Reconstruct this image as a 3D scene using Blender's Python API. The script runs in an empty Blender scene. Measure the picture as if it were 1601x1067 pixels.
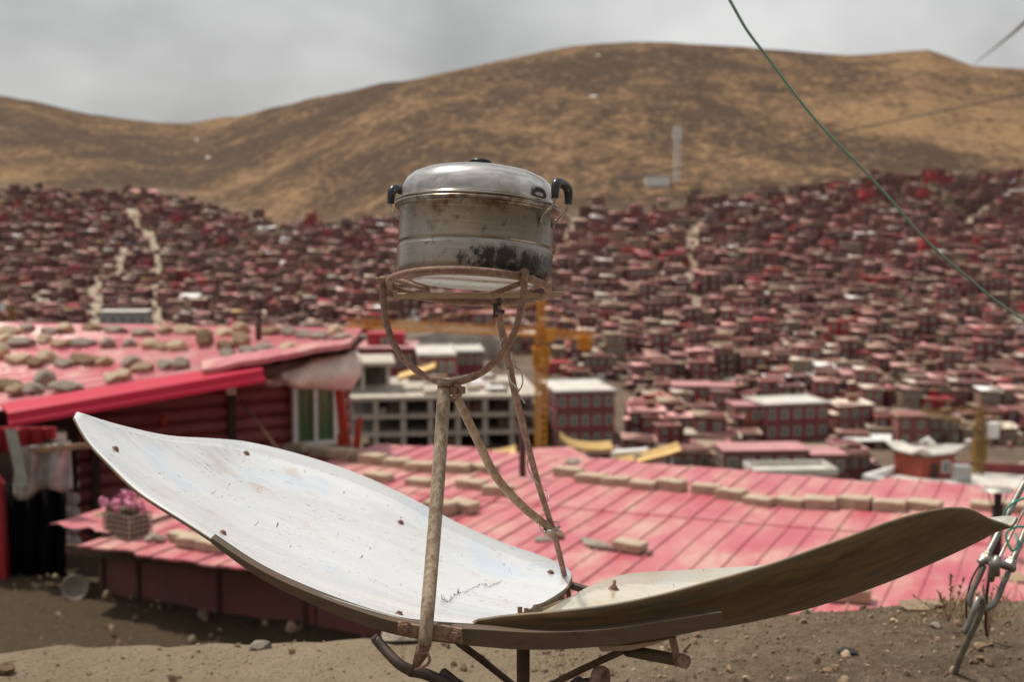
import bpy, bmesh, math, random
from mathutils import Vector, Matrix, noise, Quaternion
random.seed(7)
R = math.radians
scene = bpy.context.scene
COL = scene.collection

# ------------------------------------------------------------------ camera
F = 1601 * 50 / 36.0           # focal length in photograph pixels
EYE = 1.3                      # eye height above the ledge
HOR = 300.0                    # horizon row
PITCH = math.atan((533.5 - HOR) / F)
cam = bpy.data.cameras.new('camera')
camo = bpy.data.objects.new('camera', cam)
COL.objects.link(camo)
camo.location = (0, 0, EYE)
camo.rotation_euler = (R(90) - PITCH, 0, 0)
cam.lens = 50
cam.sensor_width = 36
cam.clip_start = 0.05
cam.clip_end = 8000
cam.dof.use_dof = True
cam.dof.focus_distance = 2.45
cam.dof.aperture_fstop = 5.3
scene.camera = camo

# ------------------------------------------------------------------ sky and sun
SUN = Vector((-0.34, 0.30, 0.89)).normalized()
world = bpy.data.worlds.new('World')
scene.world = world
world.use_nodes = True
nt = world.node_tree
nt.nodes.clear()
out = nt.nodes.new('ShaderNodeOutputWorld')
sky = nt.nodes.new('ShaderNodeTexSky')
sky.sky_type = 'NISHITA'
sky.sun_disc = False
sky.sun_elevation = math.asin(SUN.z)
sky.sun_rotation = math.atan2(SUN.x, SUN.y)
bg1 = nt.nodes.new('ShaderNodeBackground')
bg1.inputs['Strength'].default_value = 0.12
nt.links.new(sky.outputs[0], bg1.inputs[0])
tc = nt.nodes.new('ShaderNodeTexCoord')
mp = nt.nodes.new('ShaderNodeMapping')
mp.inputs['Scale'].default_value = (1.0, 1.0, 1.7)
mp.inputs['Location'].default_value = (0.35, 0.2, 0.1)
nt.links.new(tc.outputs['Generated'], mp.inputs[0])
n1 = nt.nodes.new('ShaderNodeTexNoise')
n1.inputs['Scale'].default_value = 3.0
n1.inputs['Detail'].default_value = 4.5
n1.inputs['Roughness'].default_value = 0.5
n1.inputs['Distortion'].default_value = 0.2
nt.links.new(mp.outputs[0], n1.inputs['Vector'])
cr = nt.nodes.new('ShaderNodeValToRGB')
cr.color_ramp.elements[0].position = 0.36
cr.color_ramp.elements[0].color = (0.29, 0.29, 0.287, 1)
cr.color_ramp.elements[1].position = 0.66
cr.color_ramp.elements[1].color = (0.70, 0.695, 0.68, 1)
nt.links.new(n1.outputs[0], cr.inputs[0])
bg2 = nt.nodes.new('ShaderNodeBackground')
sz = nt.nodes.new('ShaderNodeSeparateXYZ')
nt.links.new(tc.outputs['Generated'], sz.inputs[0])
zr = nt.nodes.new('ShaderNodeMapRange')          # overcast: brighter towards the zenith
zr.inputs['From Min'].default_value = 0.15
zr.inputs['From Max'].default_value = 0.9
zr.inputs['To Min'].default_value = 1.0
zr.inputs['To Max'].default_value = 1.25
nt.links.new(sz.outputs[2], zr.inputs[0])
# thin cloud glows around the veiled sun
dt = nt.nodes.new('ShaderNodeVectorMath'); dt.operation = 'DOT_PRODUCT'
nt.links.new(tc.outputs['Generated'], dt.inputs[0])
dt.inputs[1].default_value = SUN
pw = nt.nodes.new('ShaderNodeMath'); pw.operation = 'POWER'
mx0 = nt.nodes.new('ShaderNodeMath'); mx0.operation = 'MAXIMUM'; mx0.inputs[1].default_value = 0.0
nt.links.new(dt.outputs['Value'], mx0.inputs[0])
nt.links.new(mx0.outputs[0], pw.inputs[0]); pw.inputs[1].default_value = 14.0
ml = nt.nodes.new('ShaderNodeMath'); ml.operation = 'MULTIPLY_ADD'
nt.links.new(pw.outputs[0], ml.inputs[0]); ml.inputs[1].default_value = 1.6
nt.links.new(zr.outputs[0], ml.inputs[2])
nt.links.new(ml.outputs[0], bg2.inputs['Strength'])
nt.links.new(cr.outputs[0], bg2.inputs[0])
mx = nt.nodes.new('ShaderNodeMixShader')
mx.inputs[0].default_value = 0.94
nt.links.new(bg1.outputs[0], mx.inputs[1])
nt.links.new(bg2.outputs[0], mx.inputs[2])
nt.links.new(mx.outputs[0], out.inputs[0])
sl = bpy.data.lights.new('sun', 'SUN')
sl.energy = 3.7
sl.angle = R(2.5)
sl.color = (1.0, 0.93, 0.82)
so = bpy.data.objects.new('sun', sl)
COL.objects.link(so)
so.rotation_euler = SUN.to_track_quat('Z', 'Y').to_euler()
vs = scene.view_settings
vs.view_transform = 'Standard'
vs.look = 'None'
vs.exposure = 0.12
vs.gamma = 1
try:
    scene.cycles.use_denoising = True
    scene.cycles.max_bounces = 6
    scene.cycles.volume_bounces = 0
except Exception:
    pass

# ------------------------------------------------------------------ helpers
CP, SP = math.cos(PITCH), math.sin(PITCH)

def ray(px, py):
    xc = (px - 800.5) / F
    yc = -(py - 533.5) / F
    return Vector((xc, CP + yc * SP, -SP + yc * CP))

def at(px, py, Y):
    """world point seen at photograph pixel (px, py) at distance Y ahead"""
    d = ray(px, py)
    d = d * (Y / d.y)
    return Vector((d.x, d.y, d.z + EYE))

def atz(px, py, z):
    d = ray(px, py)
    d = d * ((z - EYE) / d.z)
    return Vector((d.x, d.y, d.z + EYE))

def proj(v):
    dx, dy, dz = v.x, v.y, v.z - EYE
    f = dy * CP - dz * SP
    u = dy * SP + dz * CP
    return 800.5 + F * dx / f, 533.5 - F * u / f

def catmull(pts, n=6):
    pts = [Vector(p) for p in pts]
    if len(pts) < 3:
        return pts
    P = [pts[0] * 2 - pts[1]] + pts + [pts[-1] * 2 - pts[-2]]
    o = []
    for i in range(1, len(P) - 2):
        a, b, c, d = P[i - 1], P[i], P[i + 1], P[i + 2]
        for k in range(n):
            t = k / n
            o.append(0.5 * ((2 * b) + (c - a) * t + (2 * a - 5 * b + 4 * c - d) * t * t + (3 * b - a - 3 * c + d) * t ** 3))
    o.append(P[-2])
    return o

def interp(tab, x):
    if x <= tab[0][0]:
        return tab[0][1]
    for (a, b), (c, d) in zip(tab, tab[1:]):
        if x <= c:
            return b + (d - b) * (x - a) / (c - a)
    return tab[-1][1]

class MB:
    def __init__(s):
        s.v, s.f, s.m, s.s = [], [], [], []
    def add(s, vs, fs, mi=0, smooth=False):
        b = len(s.v)
        s.v += [Vector(v) for v in vs]
        for f in fs:
            s.f.append([b + i for i in f])
            s.m.append(mi)
            s.s.append(smooth)
        return s
    def box(s, c, size, M=None, mi=0):
        c = Vector(c)
        x, y, z = [q / 2 for q in size]
        vs = [Vector((sx * x, sy * y, sz * z)) for sz in (-1, 1) for sy in (-1, 1) for sx in (-1, 1)]
        if M is not None:
            vs = [M @ v for v in vs]
        vs = [v + c for v in vs]
        return s.add(vs, [(0, 2, 3, 1), (4, 5, 7, 6), (0, 1, 5, 4), (2, 6, 7, 3), (0, 4, 6, 2), (1, 3, 7, 5)], mi)
    def hexa(s, p, mi=0):
        """eight corners: four bottom ring, four top ring"""
        return s.add(p, [(3, 2, 1, 0), (4, 5, 6, 7), (0, 1, 5, 4), (1, 2, 6, 5), (2, 3, 7, 6), (3, 0, 4, 7)], mi)
    def bar(s, a, b, w, h=None, mi=0, up=(0, 0, 1)):
        a, b = Vector(a), Vector(b)
        h = h or w
        d = (b - a)
        L = d.length
        d.normalize()
        u = Vector(up)
        if abs(d.dot(u)) > 0.95:
            u = Vector((0, 1, 0))
        x = d.cross(u).normalized()
        z = x.cross(d)
        M = Matrix((x, d, z)).transposed()
        return s.box((a + b) / 2, (w, L, h), M, mi)
    def tube(s, pts, r, seg=10, n=6, mi=0, caps=True, closed=False, sm=True, flat=1.0):
        pts = [Vector(p) for p in pts]
        if n > 1 and not closed:
            rr = r if isinstance(r, (list, tuple)) else None
            k = len(pts)
            pts = catmull(pts, n)
            if rr:
                r = [rr[min(k - 1, int(i / n))] + (rr[min(k - 1, int(i / n) + 1)] - rr[min(k - 1, int(i / n))]) * ((i % n) / n) for i in range(len(pts))]
        N = len(pts)
        if not isinstance(r, (list, tuple)):
            r = [r] * N
        t0 = (pts[1] - pts[0]).normalized()
        up = Vector((0, 0, 1)) if abs(t0.z) < 0.9 else Vector((0, 1, 0))
        x = t0.cross(up).normalized()
        vs = []
        pt = t0
        for i in range(N):
            if closed:
                t = (pts[(i + 1) % N] - pts[i - 1]).normalized()
            else:
                t = (pts[min(i + 1, N - 1)] - pts[max(i - 1, 0)]).normalized()
            q = pt.rotation_difference(t)
            x = (q @ x)
            x = (x - t * x.dot(t)).normalized()
            y = t.cross(x)
            pt = t
            for k in range(seg):
                a = 2 * math.pi * k / seg
                vs.append(pts[i] + (x * math.cos(a) + y * math.sin(a) * flat) * r[i])
        fs = []
        for i in range(N if closed else N - 1):
            j = (i + 1) % N
            for k in range(seg):
                k2 = (k + 1) % seg
                fs.append((i * seg + k, j * seg + k, j * seg + k2, i * seg + k2))
        s.add(vs, fs, mi, sm)
        if caps and not closed:
            b = len(s.v) - len(vs)
            s.f.append([b + k for k in range(seg)]); s.m.append(mi); s.s.append(False)
            s.f.append([b + (N - 1) * seg + k for k in reversed(range(seg))]); s.m.append(mi); s.s.append(False)
        return s
    def lathe(s, prof, seg=64, M=None, mi=0, sm=True):
        vs, fs = [], []
        n = len(prof)
        for (r, z) in prof:
            for k in range(seg):
                a = 2 * math.pi * k / seg
                v = Vector((r * math.cos(a), r * math.sin(a), z))
                vs.append(M @ v if M is not None else v)
        for i in range(n - 1):
            for k in range(seg):
                k2 = (k + 1) % seg
                fs.append((i * seg + k, i * seg + k2, (i + 1) * seg + k2, (i + 1) * seg + k))
        return s.add(vs, fs, mi, sm)
    def grid(s, rows, mi=0, sm=True):
        n, m = len(rows), len(rows[0])
        vs = [v for r in rows for v in r]
        fs = [(i * m + j, i * m + j + 1, (i + 1) * m + j + 1, (i + 1) * m + j) for i in range(n - 1) for j in range(m - 1)]
        return s.add(vs, fs, mi, sm)
    def mesh(s, name, org=None):
        org = org or Vector((0, 0, 0))
        me = bpy.data.meshes.new(name)
        me.from_pydata([tuple(v - org) for v in s.v], [], s.f)
        me.polygons.foreach_set('material_index', s.m)
        me.polygons.foreach_set('use_smooth', s.s)
        me.update()
        return me

ORG = {}

def tag(o, label=None, cat=None, group=None, kind=None):
    if label: o['label'] = label
    if cat: o['category'] = cat
    if group: o['group'] = group
    if kind: o['kind'] = kind
    return o

def empty(name, loc, label, cat, group=None, rot=(0, 0, 0)):
    o = bpy.data.objects.new(name, None)
    o.empty_display_size = 0.1
    COL.objects.link(o)
    o.location = loc
    o.rotation_euler = rot
    ORG[o] = Vector(loc)
    return tag(o, label, cat, group)

def part(name, mb, mats, parent, local=False, label=None):
    """mesh child; vertices are world coordinates unless local"""
    org = ORG.get(parent) if (parent is not None and not local) else None
    me = mb.mesh(name, org)
    for m in (mats if isinstance(mats, (list, tuple)) else [mats]):
        me.materials.append(m)
    o = bpy.data.objects.new(name, me)
    COL.objects.link(o)
    if parent is not None:
        o.parent = parent
        if org is not None:
            ORG[o] = org
    if label: o['label'] = label
    return o

def solo(name, mb, mats, label, cat, group=None, kind=None, org=None):
    """a thing that is one mesh"""
    if org is None:
        xs = [v.x for v in mb.v]; ys = [v.y for v in mb.v]; zs = [v.z for v in mb.v]
        org = Vector(((min(xs) + max(xs)) / 2, (min(ys) + max(ys)) / 2, min(zs)))
    me = mb.mesh(name, org)
    for m in (mats if isinstance(mats, (list, tuple)) else [mats]):
        me.materials.append(m)
    o = bpy.data.objects.new(name, me)
    COL.objects.link(o)
    o.location = org
    return tag(o, label, cat, group, kind)

# ------------------------------------------------------------------ materials
def newmat(name):
    m = bpy.data.materials.new(name)
    m.use_nodes = True
    t = m.node_tree
    return m, t, t.nodes['Principled BSDF']

def nd(t, typ, **kw):
    n = t.nodes.new(typ)
    for k, v in kw.items():
        n.inputs[k].default_value = v
    return n

def mixc(t, fac, a, b, mode='MIX'):
    n = t.nodes.new('ShaderNodeMix')
    n.data_type = 'RGBA'
    n.blend_type = mode
    for sock, val in ((n.inputs[0], fac), (n.inputs[6], a), (n.inputs[7], b)):
        if isinstance(val, (int, float)):
            sock.default_value = val
        elif isinstance(val, tuple):
            sock.default_value = (*val, 1) if len(val) == 3 else val
        else:
            t.links.new(val, sock)
    return n.outputs[2]

def coords(t, scale=(1, 1, 1), kind='Object', loc=(0, 0, 0), rot=(0, 0, 0)):
    c = t.nodes.new('ShaderNodeTexCoord')
    m = t.nodes.new('ShaderNodeMapping')
    m.inputs['Scale'].default_value = scale
    m.inputs['Location'].default_value = loc
    m.inputs['Rotation'].default_value = rot
    t.links.new(c.outputs[kind], m.inputs[0])
    return m.outputs[0]

def noi(t, vec, scale, detail=4, rough=0.55, dist=0.0):
    n = nd(t, 'ShaderNodeTexNoise', Scale=scale, Detail=detail, Roughness=rough, Distortion=dist)
    t.links.new(vec, n.inputs['Vector'])
    return n.outputs[0]

def ramp(t, fac, a, b, ca=(0, 0, 0), cb=(1, 1, 1)):
    n = t.nodes.new('ShaderNodeValToRGB')
    e = n.color_ramp.elements
    e[0].position = a; e[1].position = b
    e[0].color = (*ca, 1); e[1].color = (*cb, 1)
    t.links.new(fac, n.inputs[0])
    return n.outputs[0]

def bump(t, b, h, strength=0.3, dist=0.01):
    n = nd(t, 'ShaderNodeBump', Strength=strength, Distance=dist)
    t.links.new(h, n.inputs['Height'])
    t.links.new(n.outputs[0], b.inputs['Normal'])

def mmath(t, op, a, b=None):
    n = t.nodes.new('ShaderNodeMath')
    n.operation = op
    for i, v in enumerate((a, b)):
        if v is None: continue
        if isinstance(v, (int, float)): n.inputs[i].default_value = v
        else: t.links.new(v, n.inputs[i])
    return n.outputs[0]

def mat_simple(name, col, col2=None, scale=8, rough=0.7, metal=0.0, bumps=0.0, kind='Object', sc=(1, 1, 1), lo=0.35, hi=0.65, bd=0.01, spec=0.5):
    m, t, b = newmat(name)
    v = coords(t, sc, kind)
    n = noi(t, v, scale, 5, 0.6)
    if col2:
        c = mixc(t, ramp(t, n, lo, hi), col, col2)
        t.links.new(c, b.inputs['Base Color'])
    else:
        b.inputs['Base Color'].default_value = (*col, 1)
    b.inputs['Roughness'].default_value = rough
    b.inputs['Metallic'].default_value = metal
    b.inputs['Specular IOR Level'].default_value = spec
    if bumps:
        bump(t, b, n, bumps, bd)
    return m

def mat_rust(name, base, rust, rust2, lo, hi, scale=40, rough=0.75, stretch=(1, 1, 0.35), metal=0.0):
    m, t, b = newmat(name)
    v = coords(t, stretch)
    n = noi(t, v, scale, 8, 0.65, 0.4)
    n2 = noi(t, v, scale * 3.5, 4, 0.6)
    r = mixc(t, ramp(t, n2, 0.35, 0.7), rust, rust2)
    mask = ramp(t, n, lo, hi)
    c = mixc(t, mask, r, base)
    n3 = noi(t, coords(t, stretch, loc=(3, 7, 2)), scale * 1.6, 8, 0.7)
    c = mixc(t, ramp(t, n3, 0.60, 0.66), c, (0.035, 0.025, 0.02))
    t.links.new(c, b.inputs['Base Color'])
    b.inputs['Roughness'].default_value = rough
    b.inputs['Metallic'].default_value = metal
    bump(t, b, n2, 0.35, 0.002)
    return m

M = {}
M['pole'] = mat_rust('painted_pole', (0.29, 0.235, 0.165), (0.095, 0.05, 0.025), (0.20, 0.115, 0.055), 0.38, 0.62, 130, 0.7, (1, 1, 0.12))
M['rust'] = mat_rust('rusty_steel', (0.245, 0.15, 0.105), (0.12, 0.055, 0.036), (0.235, 0.125, 0.09), 0.45, 0.60, 80, 0.8, (1, 1, 1))
M['rustpale'] = mat_rust('rusty_pale_steel', (0.28, 0.195, 0.125), (0.13, 0.07, 0.04), (0.24, 0.145, 0.085), 0.42, 0.6, 40, 0.75, (1, 1, 1))
M['darkrail'] = mat_rust('brown_rail', (0.085, 0.058, 0.034), (0.075, 0.04, 0.024), (0.11, 0.065, 0.035), 0.42, 0.6, 22, 0.7, (0.3, 1, 1.5))
M['darkiron'] = mat_simple('dark_iron', (0.05, 0.04, 0.035), (0.12, 0.08, 0.06), 30, 0.5, 0.5, 0.2, bd=0.002)
M['blackplastic'] = mat_simple('black_plastic', (0.008, 0.008, 0.009), (0.03, 0.026, 0.022), 60, 0.32, 0.0, 0.1, lo=0.5, hi=0.8, bd=0.001)
M['wire'] = mat_simple('steel_wire', (0.42, 0.40, 0.37), (0.2, 0.14, 0.1), 40, 0.4, 0.8)
M['strip'] = mat_simple('tan_metal_strip', (0.42, 0.30, 0.20), (0.30, 0.2, 0.13), 30, 0.6, 0.2)

def mat_pot():
    m, t, b = newmat('stained_steel_body')
    v = coords(t)
    c = t.nodes.new('ShaderNodeTexCoord')
    sx = t.nodes.new('ShaderNodeSeparateXYZ')
    t.links.new(c.outputs['Object'], sx.inputs[0])
    z = sx.outputs[2]
    fine = noi(t, coords(t, (1, 1, 1)), 55, 8, 0.7)
    st = noi(t, coords(t, (1, 1, 0.8)), 30, 10, 0.75, 0.3)
    big = noi(t, coords(t, (1, 1, 0.6), loc=(1.3, 0.2, 0.4)), 9, 6, 0.6)
    base = mixc(t, ramp(t, big, 0.35, 0.65), (0.22, 0.195, 0.165), (0.34, 0.31, 0.275))
    # brown stains, denser under the rim
    up = nd(t, 'ShaderNodeMapRange', **{'From Min': 0.060, 'From Max': 0.128, 'To Min': 0.0, 'To Max': 0.11})
    t.links.new(z, up.inputs[0])
    s1 = mmath(t, 'ADD', mmath(t, 'ADD', mmath(t, 'MULTIPLY', fine, 0.55), mmath(t, 'MULTIPLY', big, 0.45)), up.outputs[0])
    base = mixc(t, ramp(t, s1, 0.56, 0.66), base, (0.13, 0.078, 0.042))
    pits = noi(t, coords(t, (1, 1, 1.6), loc=(3, 1, 2)), 190, 3, 0.6)
    base = mixc(t, ramp(t, pits, 0.66, 0.74), base, (0.07, 0.045, 0.03))
    base = mixc(t, ramp(t, noi(t, coords(t, (10, 10, 420)), 1.0, 3, 0.6), 0.52, 0.85), base, (0.40, 0.37, 0.335))
    # black scorch on the lower band, on the side towards +x and the viewer
    lowm = nd(t, 'ShaderNodeMapRange', **{'From Min': 0.066, 'From Max': 0.040, 'To Min': 0.0, 'To Max': 1.0})
    t.links.new(z, lowm.inputs[0])
    sd = nd(t, 'ShaderNodeMapRange', **{'From Min': -0.06, 'From Max': 0.02, 'To Min': 0.0, 'To Max': 1.0})
    t.links.new(sx.outputs[0], sd.inputs[0])
    k = mmath(t, 'MULTIPLY', mmath(t, 'MULTIPLY', lowm.outputs[0], sd.outputs[0]), 0.30)
    s2 = mmath(t, 'ADD', mmath(t, 'ADD', mmath(t, 'MULTIPLY', st, 0.6), mmath(t, 'MULTIPLY', fine, 0.4)), mmath(t, 'MULTIPLY', k, 0.62))
    scorch = ramp(t, s2, 0.585, 0.68)
    base = mixc(t, scorch, base, (0.022, 0.018, 0.015))
    t.links.new(base, b.inputs['Base Color'])
    met = mmath(t, 'SUBTRACT', 0.88, mmath(t, 'MULTIPLY', scorch, 0.7))
    t.links.new(met, b.inputs['Metallic'])
    rr = mmath(t, 'ADD', 0.20, mmath(t, 'MULTIPLY', fine, 0.22))
    t.links.new(rr, b.inputs['Roughness'])
    bump(t, b, fine, 0.12, 0.001)
    return m
M['pot'] = mat_pot()

def mat_base():
    m, t, b = newmat('bright_scorched_base')
    n = noi(t, coords(t), 70, 6, 0.7)
    g = noi(t, coords(t), 14, 4, 0.6)
    c = mixc(t, ramp(t, g, 0.35, 0.65), (0.72, 0.71, 0.68), (0.90, 0.90, 0.89))
    c = mixc(t, ramp(t, n, 0.60, 0.68), c, (0.10, 0.075, 0.055))
    t.links.new(c, b.inputs['Base Color'])
    b.inputs['Metallic'].default_value = 0.9
    b.inputs['Roughness'].default_value = 0.5
    return m
M['potbase'] = mat_base()

def mat_lid():
    m, t, b = newmat('polished_steel_lid')
    big = noi(t, coords(t, (1, 1, 2)), 10, 6, 0.6, 0.3)
    fine = noi(t, coords(t), 90, 8, 0.7)
    c = mixc(t, ramp(t, big, 0.40, 0.60), (0.36, 0.33, 0.295), (0.70, 0.685, 0.665))
    c = mixc(t, ramp(t, fine, 0.64, 0.72), c, (0.16, 0.10, 0.06))
    cc = t.nodes.new('ShaderNodeTexCoord'); sx = t.nodes.new('ShaderNodeSeparateXYZ')
    t.links.new(cc.outputs['Object'], sx.inputs[0])
    lo_ = nd(t, 'ShaderNodeMapRange', **{'From Min': 0.172, 'From Max': 0.142, 'To Min': 0.0, 'To Max': 0.22})
    t.links.new(sx.outputs[2], lo_.inputs[0])
    c = mixc(t, ramp(t, mmath(t, 'ADD', big, lo_.outputs[0]), 0.56, 0.78), c, (0.25, 0.205, 0.165))
    t.links.new(c, b.inputs['Base Color'])
    b.inputs['Metallic'].default_value = 0.95
    rr = mmath(t, 'ADD', 0.07, mmath(t, 'MULTIPLY', big, 0.26))
    t.links.new(rr, b.inputs['Roughness'])
    bump(t, b, big, 0.06, 0.004)
    return m
M['lid'] = mat_lid()

def mat_reflector(name='worn_mirror_film', tone=(1, 1, 1), bloom=(0.62, 0.80)):
    m, t, b = newmat(name)
    big = noi(t, coords(t, (0.7, 2.4, 1.5), rot=(0, 0.35, -0.25)), 2.4, 4, 0.5)
    c = mixc(t, ramp(t, big, 0.35, 0.65), (0.78, 0.78, 0.78), (0.90, 0.905, 0.91))
    film_sheen = noi(t, coords(t, (1, 1, 1), loc=(7, 2, 5)), 4.5, 4, 0.6)
    c = mixc(t, mmath(t, 'MULTIPLY', ramp(t, film_sheen, 0.52, 0.66), 0.6), c, (0.62, 0.73, 0.86))  # bluish reflections painted into the colour as patches
    # rust blooms
    rb = noi(t, coords(t, loc=(4, 1, 2)), 6, 6, 0.6)
    c = mixc(t, 1.0, c, tone, 'MULTIPLY')
    c = mixc(t, ramp(t, rb, *bloom), c, (0.62, 0.42, 0.24))
    # scratches: thin stretched voronoi cells broken up by noise
    for (sc, rot, lo, hi, s) in (((9, 210, 80), (0.3, 0.2, 0.6), 0.675, 0.71, 1.0), ((130, 12, 120), (0.1, 0.4, -0.5), 0.675, 0.71, 1.0), ((16, 240, 160), (0.5, 0.1, -0.35), 0.67, 0.70, 1.0)):
        n = noi(t, coords(t, sc, rot=rot), s, 3, 0.6)
        br = ramp(t, noi(t, coords(t, loc=(sc[0], 2, 1)), 7, 4, 0.6), 0.42, 0.54)
        k = mmath(t, 'MULTIPLY', ramp(t, n, lo, hi), br)
        c = mixc(t, k, c, (0.20, 0.15, 0.11))
    sp = noi(t, coords(t), 150, 3, 0.6)
    c = mixc(t, ramp(t, sp, 0.735, 0.78), c, (0.38, 0.29, 0.21))
    t.links.new(c, b.inputs['Base Color'])
    b.inputs['Metallic'].default_value = 0.52
    rr = mmath(t, 'ADD', 0.10, mmath(t, 'MULTIPLY', film_sheen, 0.26))
    t.links.new(rr, b.inputs['Roughness'])
    bump(t, b, big, 0.28, 0.05)
    return m
M['mirror'] = mat_reflector()
M['mirror_cream'] = mat_reflector('yellowed_mirror_film', (0.94, 0.86, 0.70), (0.52, 0.80))

def mat_dishback():
    m, t, b = newmat('brown_dish_back')
    s = noi(t, coords(t, (1.2, 9, 9), rot=(0, 0.12, 0)), 3.2, 8, 0.65, 0.2)
    n = noi(t, coords(t), 30, 6, 0.65)
    c = mixc(t, ramp(t, s, 0.36, 0.64), (0.085, 0.056, 0.028), (0.215, 0.140, 0.068))
    c = mixc(t, ramp(t, s, 0.55, 0.72), c, (0.19, 0.088, 0.032))
    g = noi(t, coords(t, (1, 9, 9), loc=(2, 3, 4)), 2.6, 6, 0.6)
    c = mixc(t, ramp(t, g, 0.54, 0.68), c, (0.10, 0.092, 0.064))
    c = mixc(t, ramp(t, n, 0.62, 0.74), c, (0.05, 0.032, 0.02))
    t.links.new(c, b.inputs['Base Color'])
    b.inputs['Roughness'].default_value = 0.58
    bump(t, b, n, 0.2, 0.003)
    return m
M['dishback'] = mat_dishback()

def mat_tin(name, red=(0.43, 0.075, 0.105), pale=(0.50, 0.165, 0.18), dust=(0.50, 0.375, 0.30), amount=(0.47, 0.66), rough=0.42, stretch=(0.8, 0.5, 1)):
    m, t, b = newmat(name)
    n = noi(t, coords(t, stretch), 1.6, 7, 0.6, 0.3)
    n2 = noi(t, coords(t, (1.7, 0.6, 1), loc=(5, 2, 0)), 1.3, 6, 0.65, 0.2)
    n3 = noi(t, coords(t), 14, 5, 0.7)
    c = mixc(t, ramp(t, n, 0.33, 0.66), red, pale)
    dm = mmath(t, 'ADD', mmath(t, 'MULTIPLY', n2, 0.75), mmath(t, 'MULTIPLY', n3, 0.25))
    dmask = ramp(t, dm, *amount)
    c = mixc(t, mmath(t, 'MULTIPLY', dmask, 0.75), c, dust)
    sp = noi(t, coords(t), 3.2, 8, 0.7)
    c = mixc(t, mmath(t, 'MULTIPLY', ramp(t, sp, 0.60, 0.70), 0.55), c, (0.33, 0.235, 0.19))
    c = mixc(t, ramp(t, noi(t, coords(t, loc=(9, 4, 1)), 22, 4, 0.7), 0.68, 0.76), c, (0.22, 0.13, 0.10))
    t.links.new(c, b.inputs['Base Color'])
    rr = mmath(t, 'ADD', rough, mmath(t, 'MULTIPLY', dmask, 0.35))
    t.links.new(rr, b.inputs['Roughness'])
    bump(t, b, n3, 0.2, 0.02)
    return m
M['tin'] = mat_tin('faded_red_tin')
M['tin2'] = mat_tin('glossy_red_tin', (0.52, 0.10, 0.13), (0.64, 0.28, 0.29), (0.55, 0.40, 0.33), (0.5, 0.68), 0.13, (0.45, 1.6, 1))
M['fascia'] = mat_simple('red_fascia_paint', (0.50, 0.012, 0.045), (0.46, 0.018, 0.05), 4, 0.4, spec=0.3)
M['brick'] = mat_simple('mud_brick', (0.47, 0.375, 0.275), (0.34, 0.255, 0.18), 7, 0.95, 0, 0.5, bd=0.02)
M['stone_tan'] = mat_simple('tan_stone', (0.40, 0.29, 0.19), (0.24, 0.165, 0.105), 6, 0.92, 0, 0.6, bd=0.03)
M['stone_grey'] = mat_simple('grey_stone', (0.34, 0.29, 0.235), (0.2, 0.165, 0.13), 6, 0.92, 0, 0.6, bd=0.03)
M['stone_brown'] = mat_simple('brown_stone', (0.26, 0.165, 0.10), (0.15, 0.095, 0.06), 6, 0.92, 0, 0.6, bd=0.03)
M['log'] = mat_simple('maroon_log', (0.40, 0.105, 0.10), (0.27, 0.072, 0.07), 5, 0.6, 0, 0.3, sc=(0.4, 3, 3), bd=0.02)
M['maroonboard'] = mat_simple('maroon_board', (0.19, 0.062, 0.056), (0.135, 0.062, 0.052), 3, 0.75, 0, 0.2)
M['logend'] = mat_simple('pale_log_end', (0.78, 0.68, 0.62), (0.6, 0.5, 0.45), 12, 0.9)
M['darkwood'] = mat_simple('dark_wood', (0.055, 0.03, 0.022), (0.10, 0.055, 0.035), 6, 0.85)
M['black'] = mat_simple('black_cloth', (0.004, 0.004, 0.0045), None, 5, 0.95, spec=0.1)
M['whiteframe'] = mat_simple('white_window_frame', (0.86, 0.84, 0.80), (0.76, 0.73, 0.68), 10, 0.5)
M['greenpane'] = mat_simple('green_curtain_glass', (0.15, 0.33, 0.12), (0.09, 0.21, 0.08), 20, 0.25, sc=(4, 4, 0.1))
M['tarp'] = mat_simple('dusty_grey_tarp', (0.66, 0.56, 0.48), (0.5, 0.4, 0.34), 5, 0.7, 0, 0.3)
M['plastic'] = mat_simple('cloudy_plastic_sheet', (0.42, 0.39, 0.37), (0.25, 0.21, 0.19), 5, 0.4)
M['redcloth'] = mat_simple('red_cloth', (0.36, 0.02, 0.03), (0.28, 0.016, 0.024), 5, 0.9)
M['orangered'] = mat_simple('orange_red_paint', (0.50, 0.05, 0.02), (0.42, 0.035, 0.02), 5, 0.6)
M['greenpost'] = mat_simple('pale_green_post', (0.36, 0.38, 0.33), (0.28, 0.29, 0.25), 9, 0.7)
M['wood'] = mat_simple('weathered_wood', (0.32, 0.2, 0.11), (0.22, 0.13, 0.075), 9, 0.85)
M['blackmetal'] = mat_simple('sooty_pipe', (0.012, 0.011, 0.011), (0.03, 0.026, 0.024), 20, 0.7)
M['brownmetal'] = mat_simple('brown_pipe', (0.06, 0.026, 0.022), (0.09, 0.045, 0.035), 20, 0.7)
M['cap'] = mat_simple('grey_zinc_cap', (0.38, 0.37, 0.34), (0.28, 0.26, 0.23), 20, 0.5, 0.5)
M['petal'] = mat_simple('pink_petal', (0.60, 0.07, 0.25), (0.74, 0.46, 0.54), 22, 0.7)
M['leaf'] = mat_simple('green_leaf', (0.075, 0.12, 0.03), (0.12, 0.16, 0.05), 30, 0.6)
M['wicker'] = mat_simple('grey_crate', (0.36, 0.29, 0.23), (0.26, 0.205, 0.16), 30, 0.85)
M['soil'] = mat_simple('crate_soil', (0.05, 0.035, 0.025), None, 5, 1)
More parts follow.
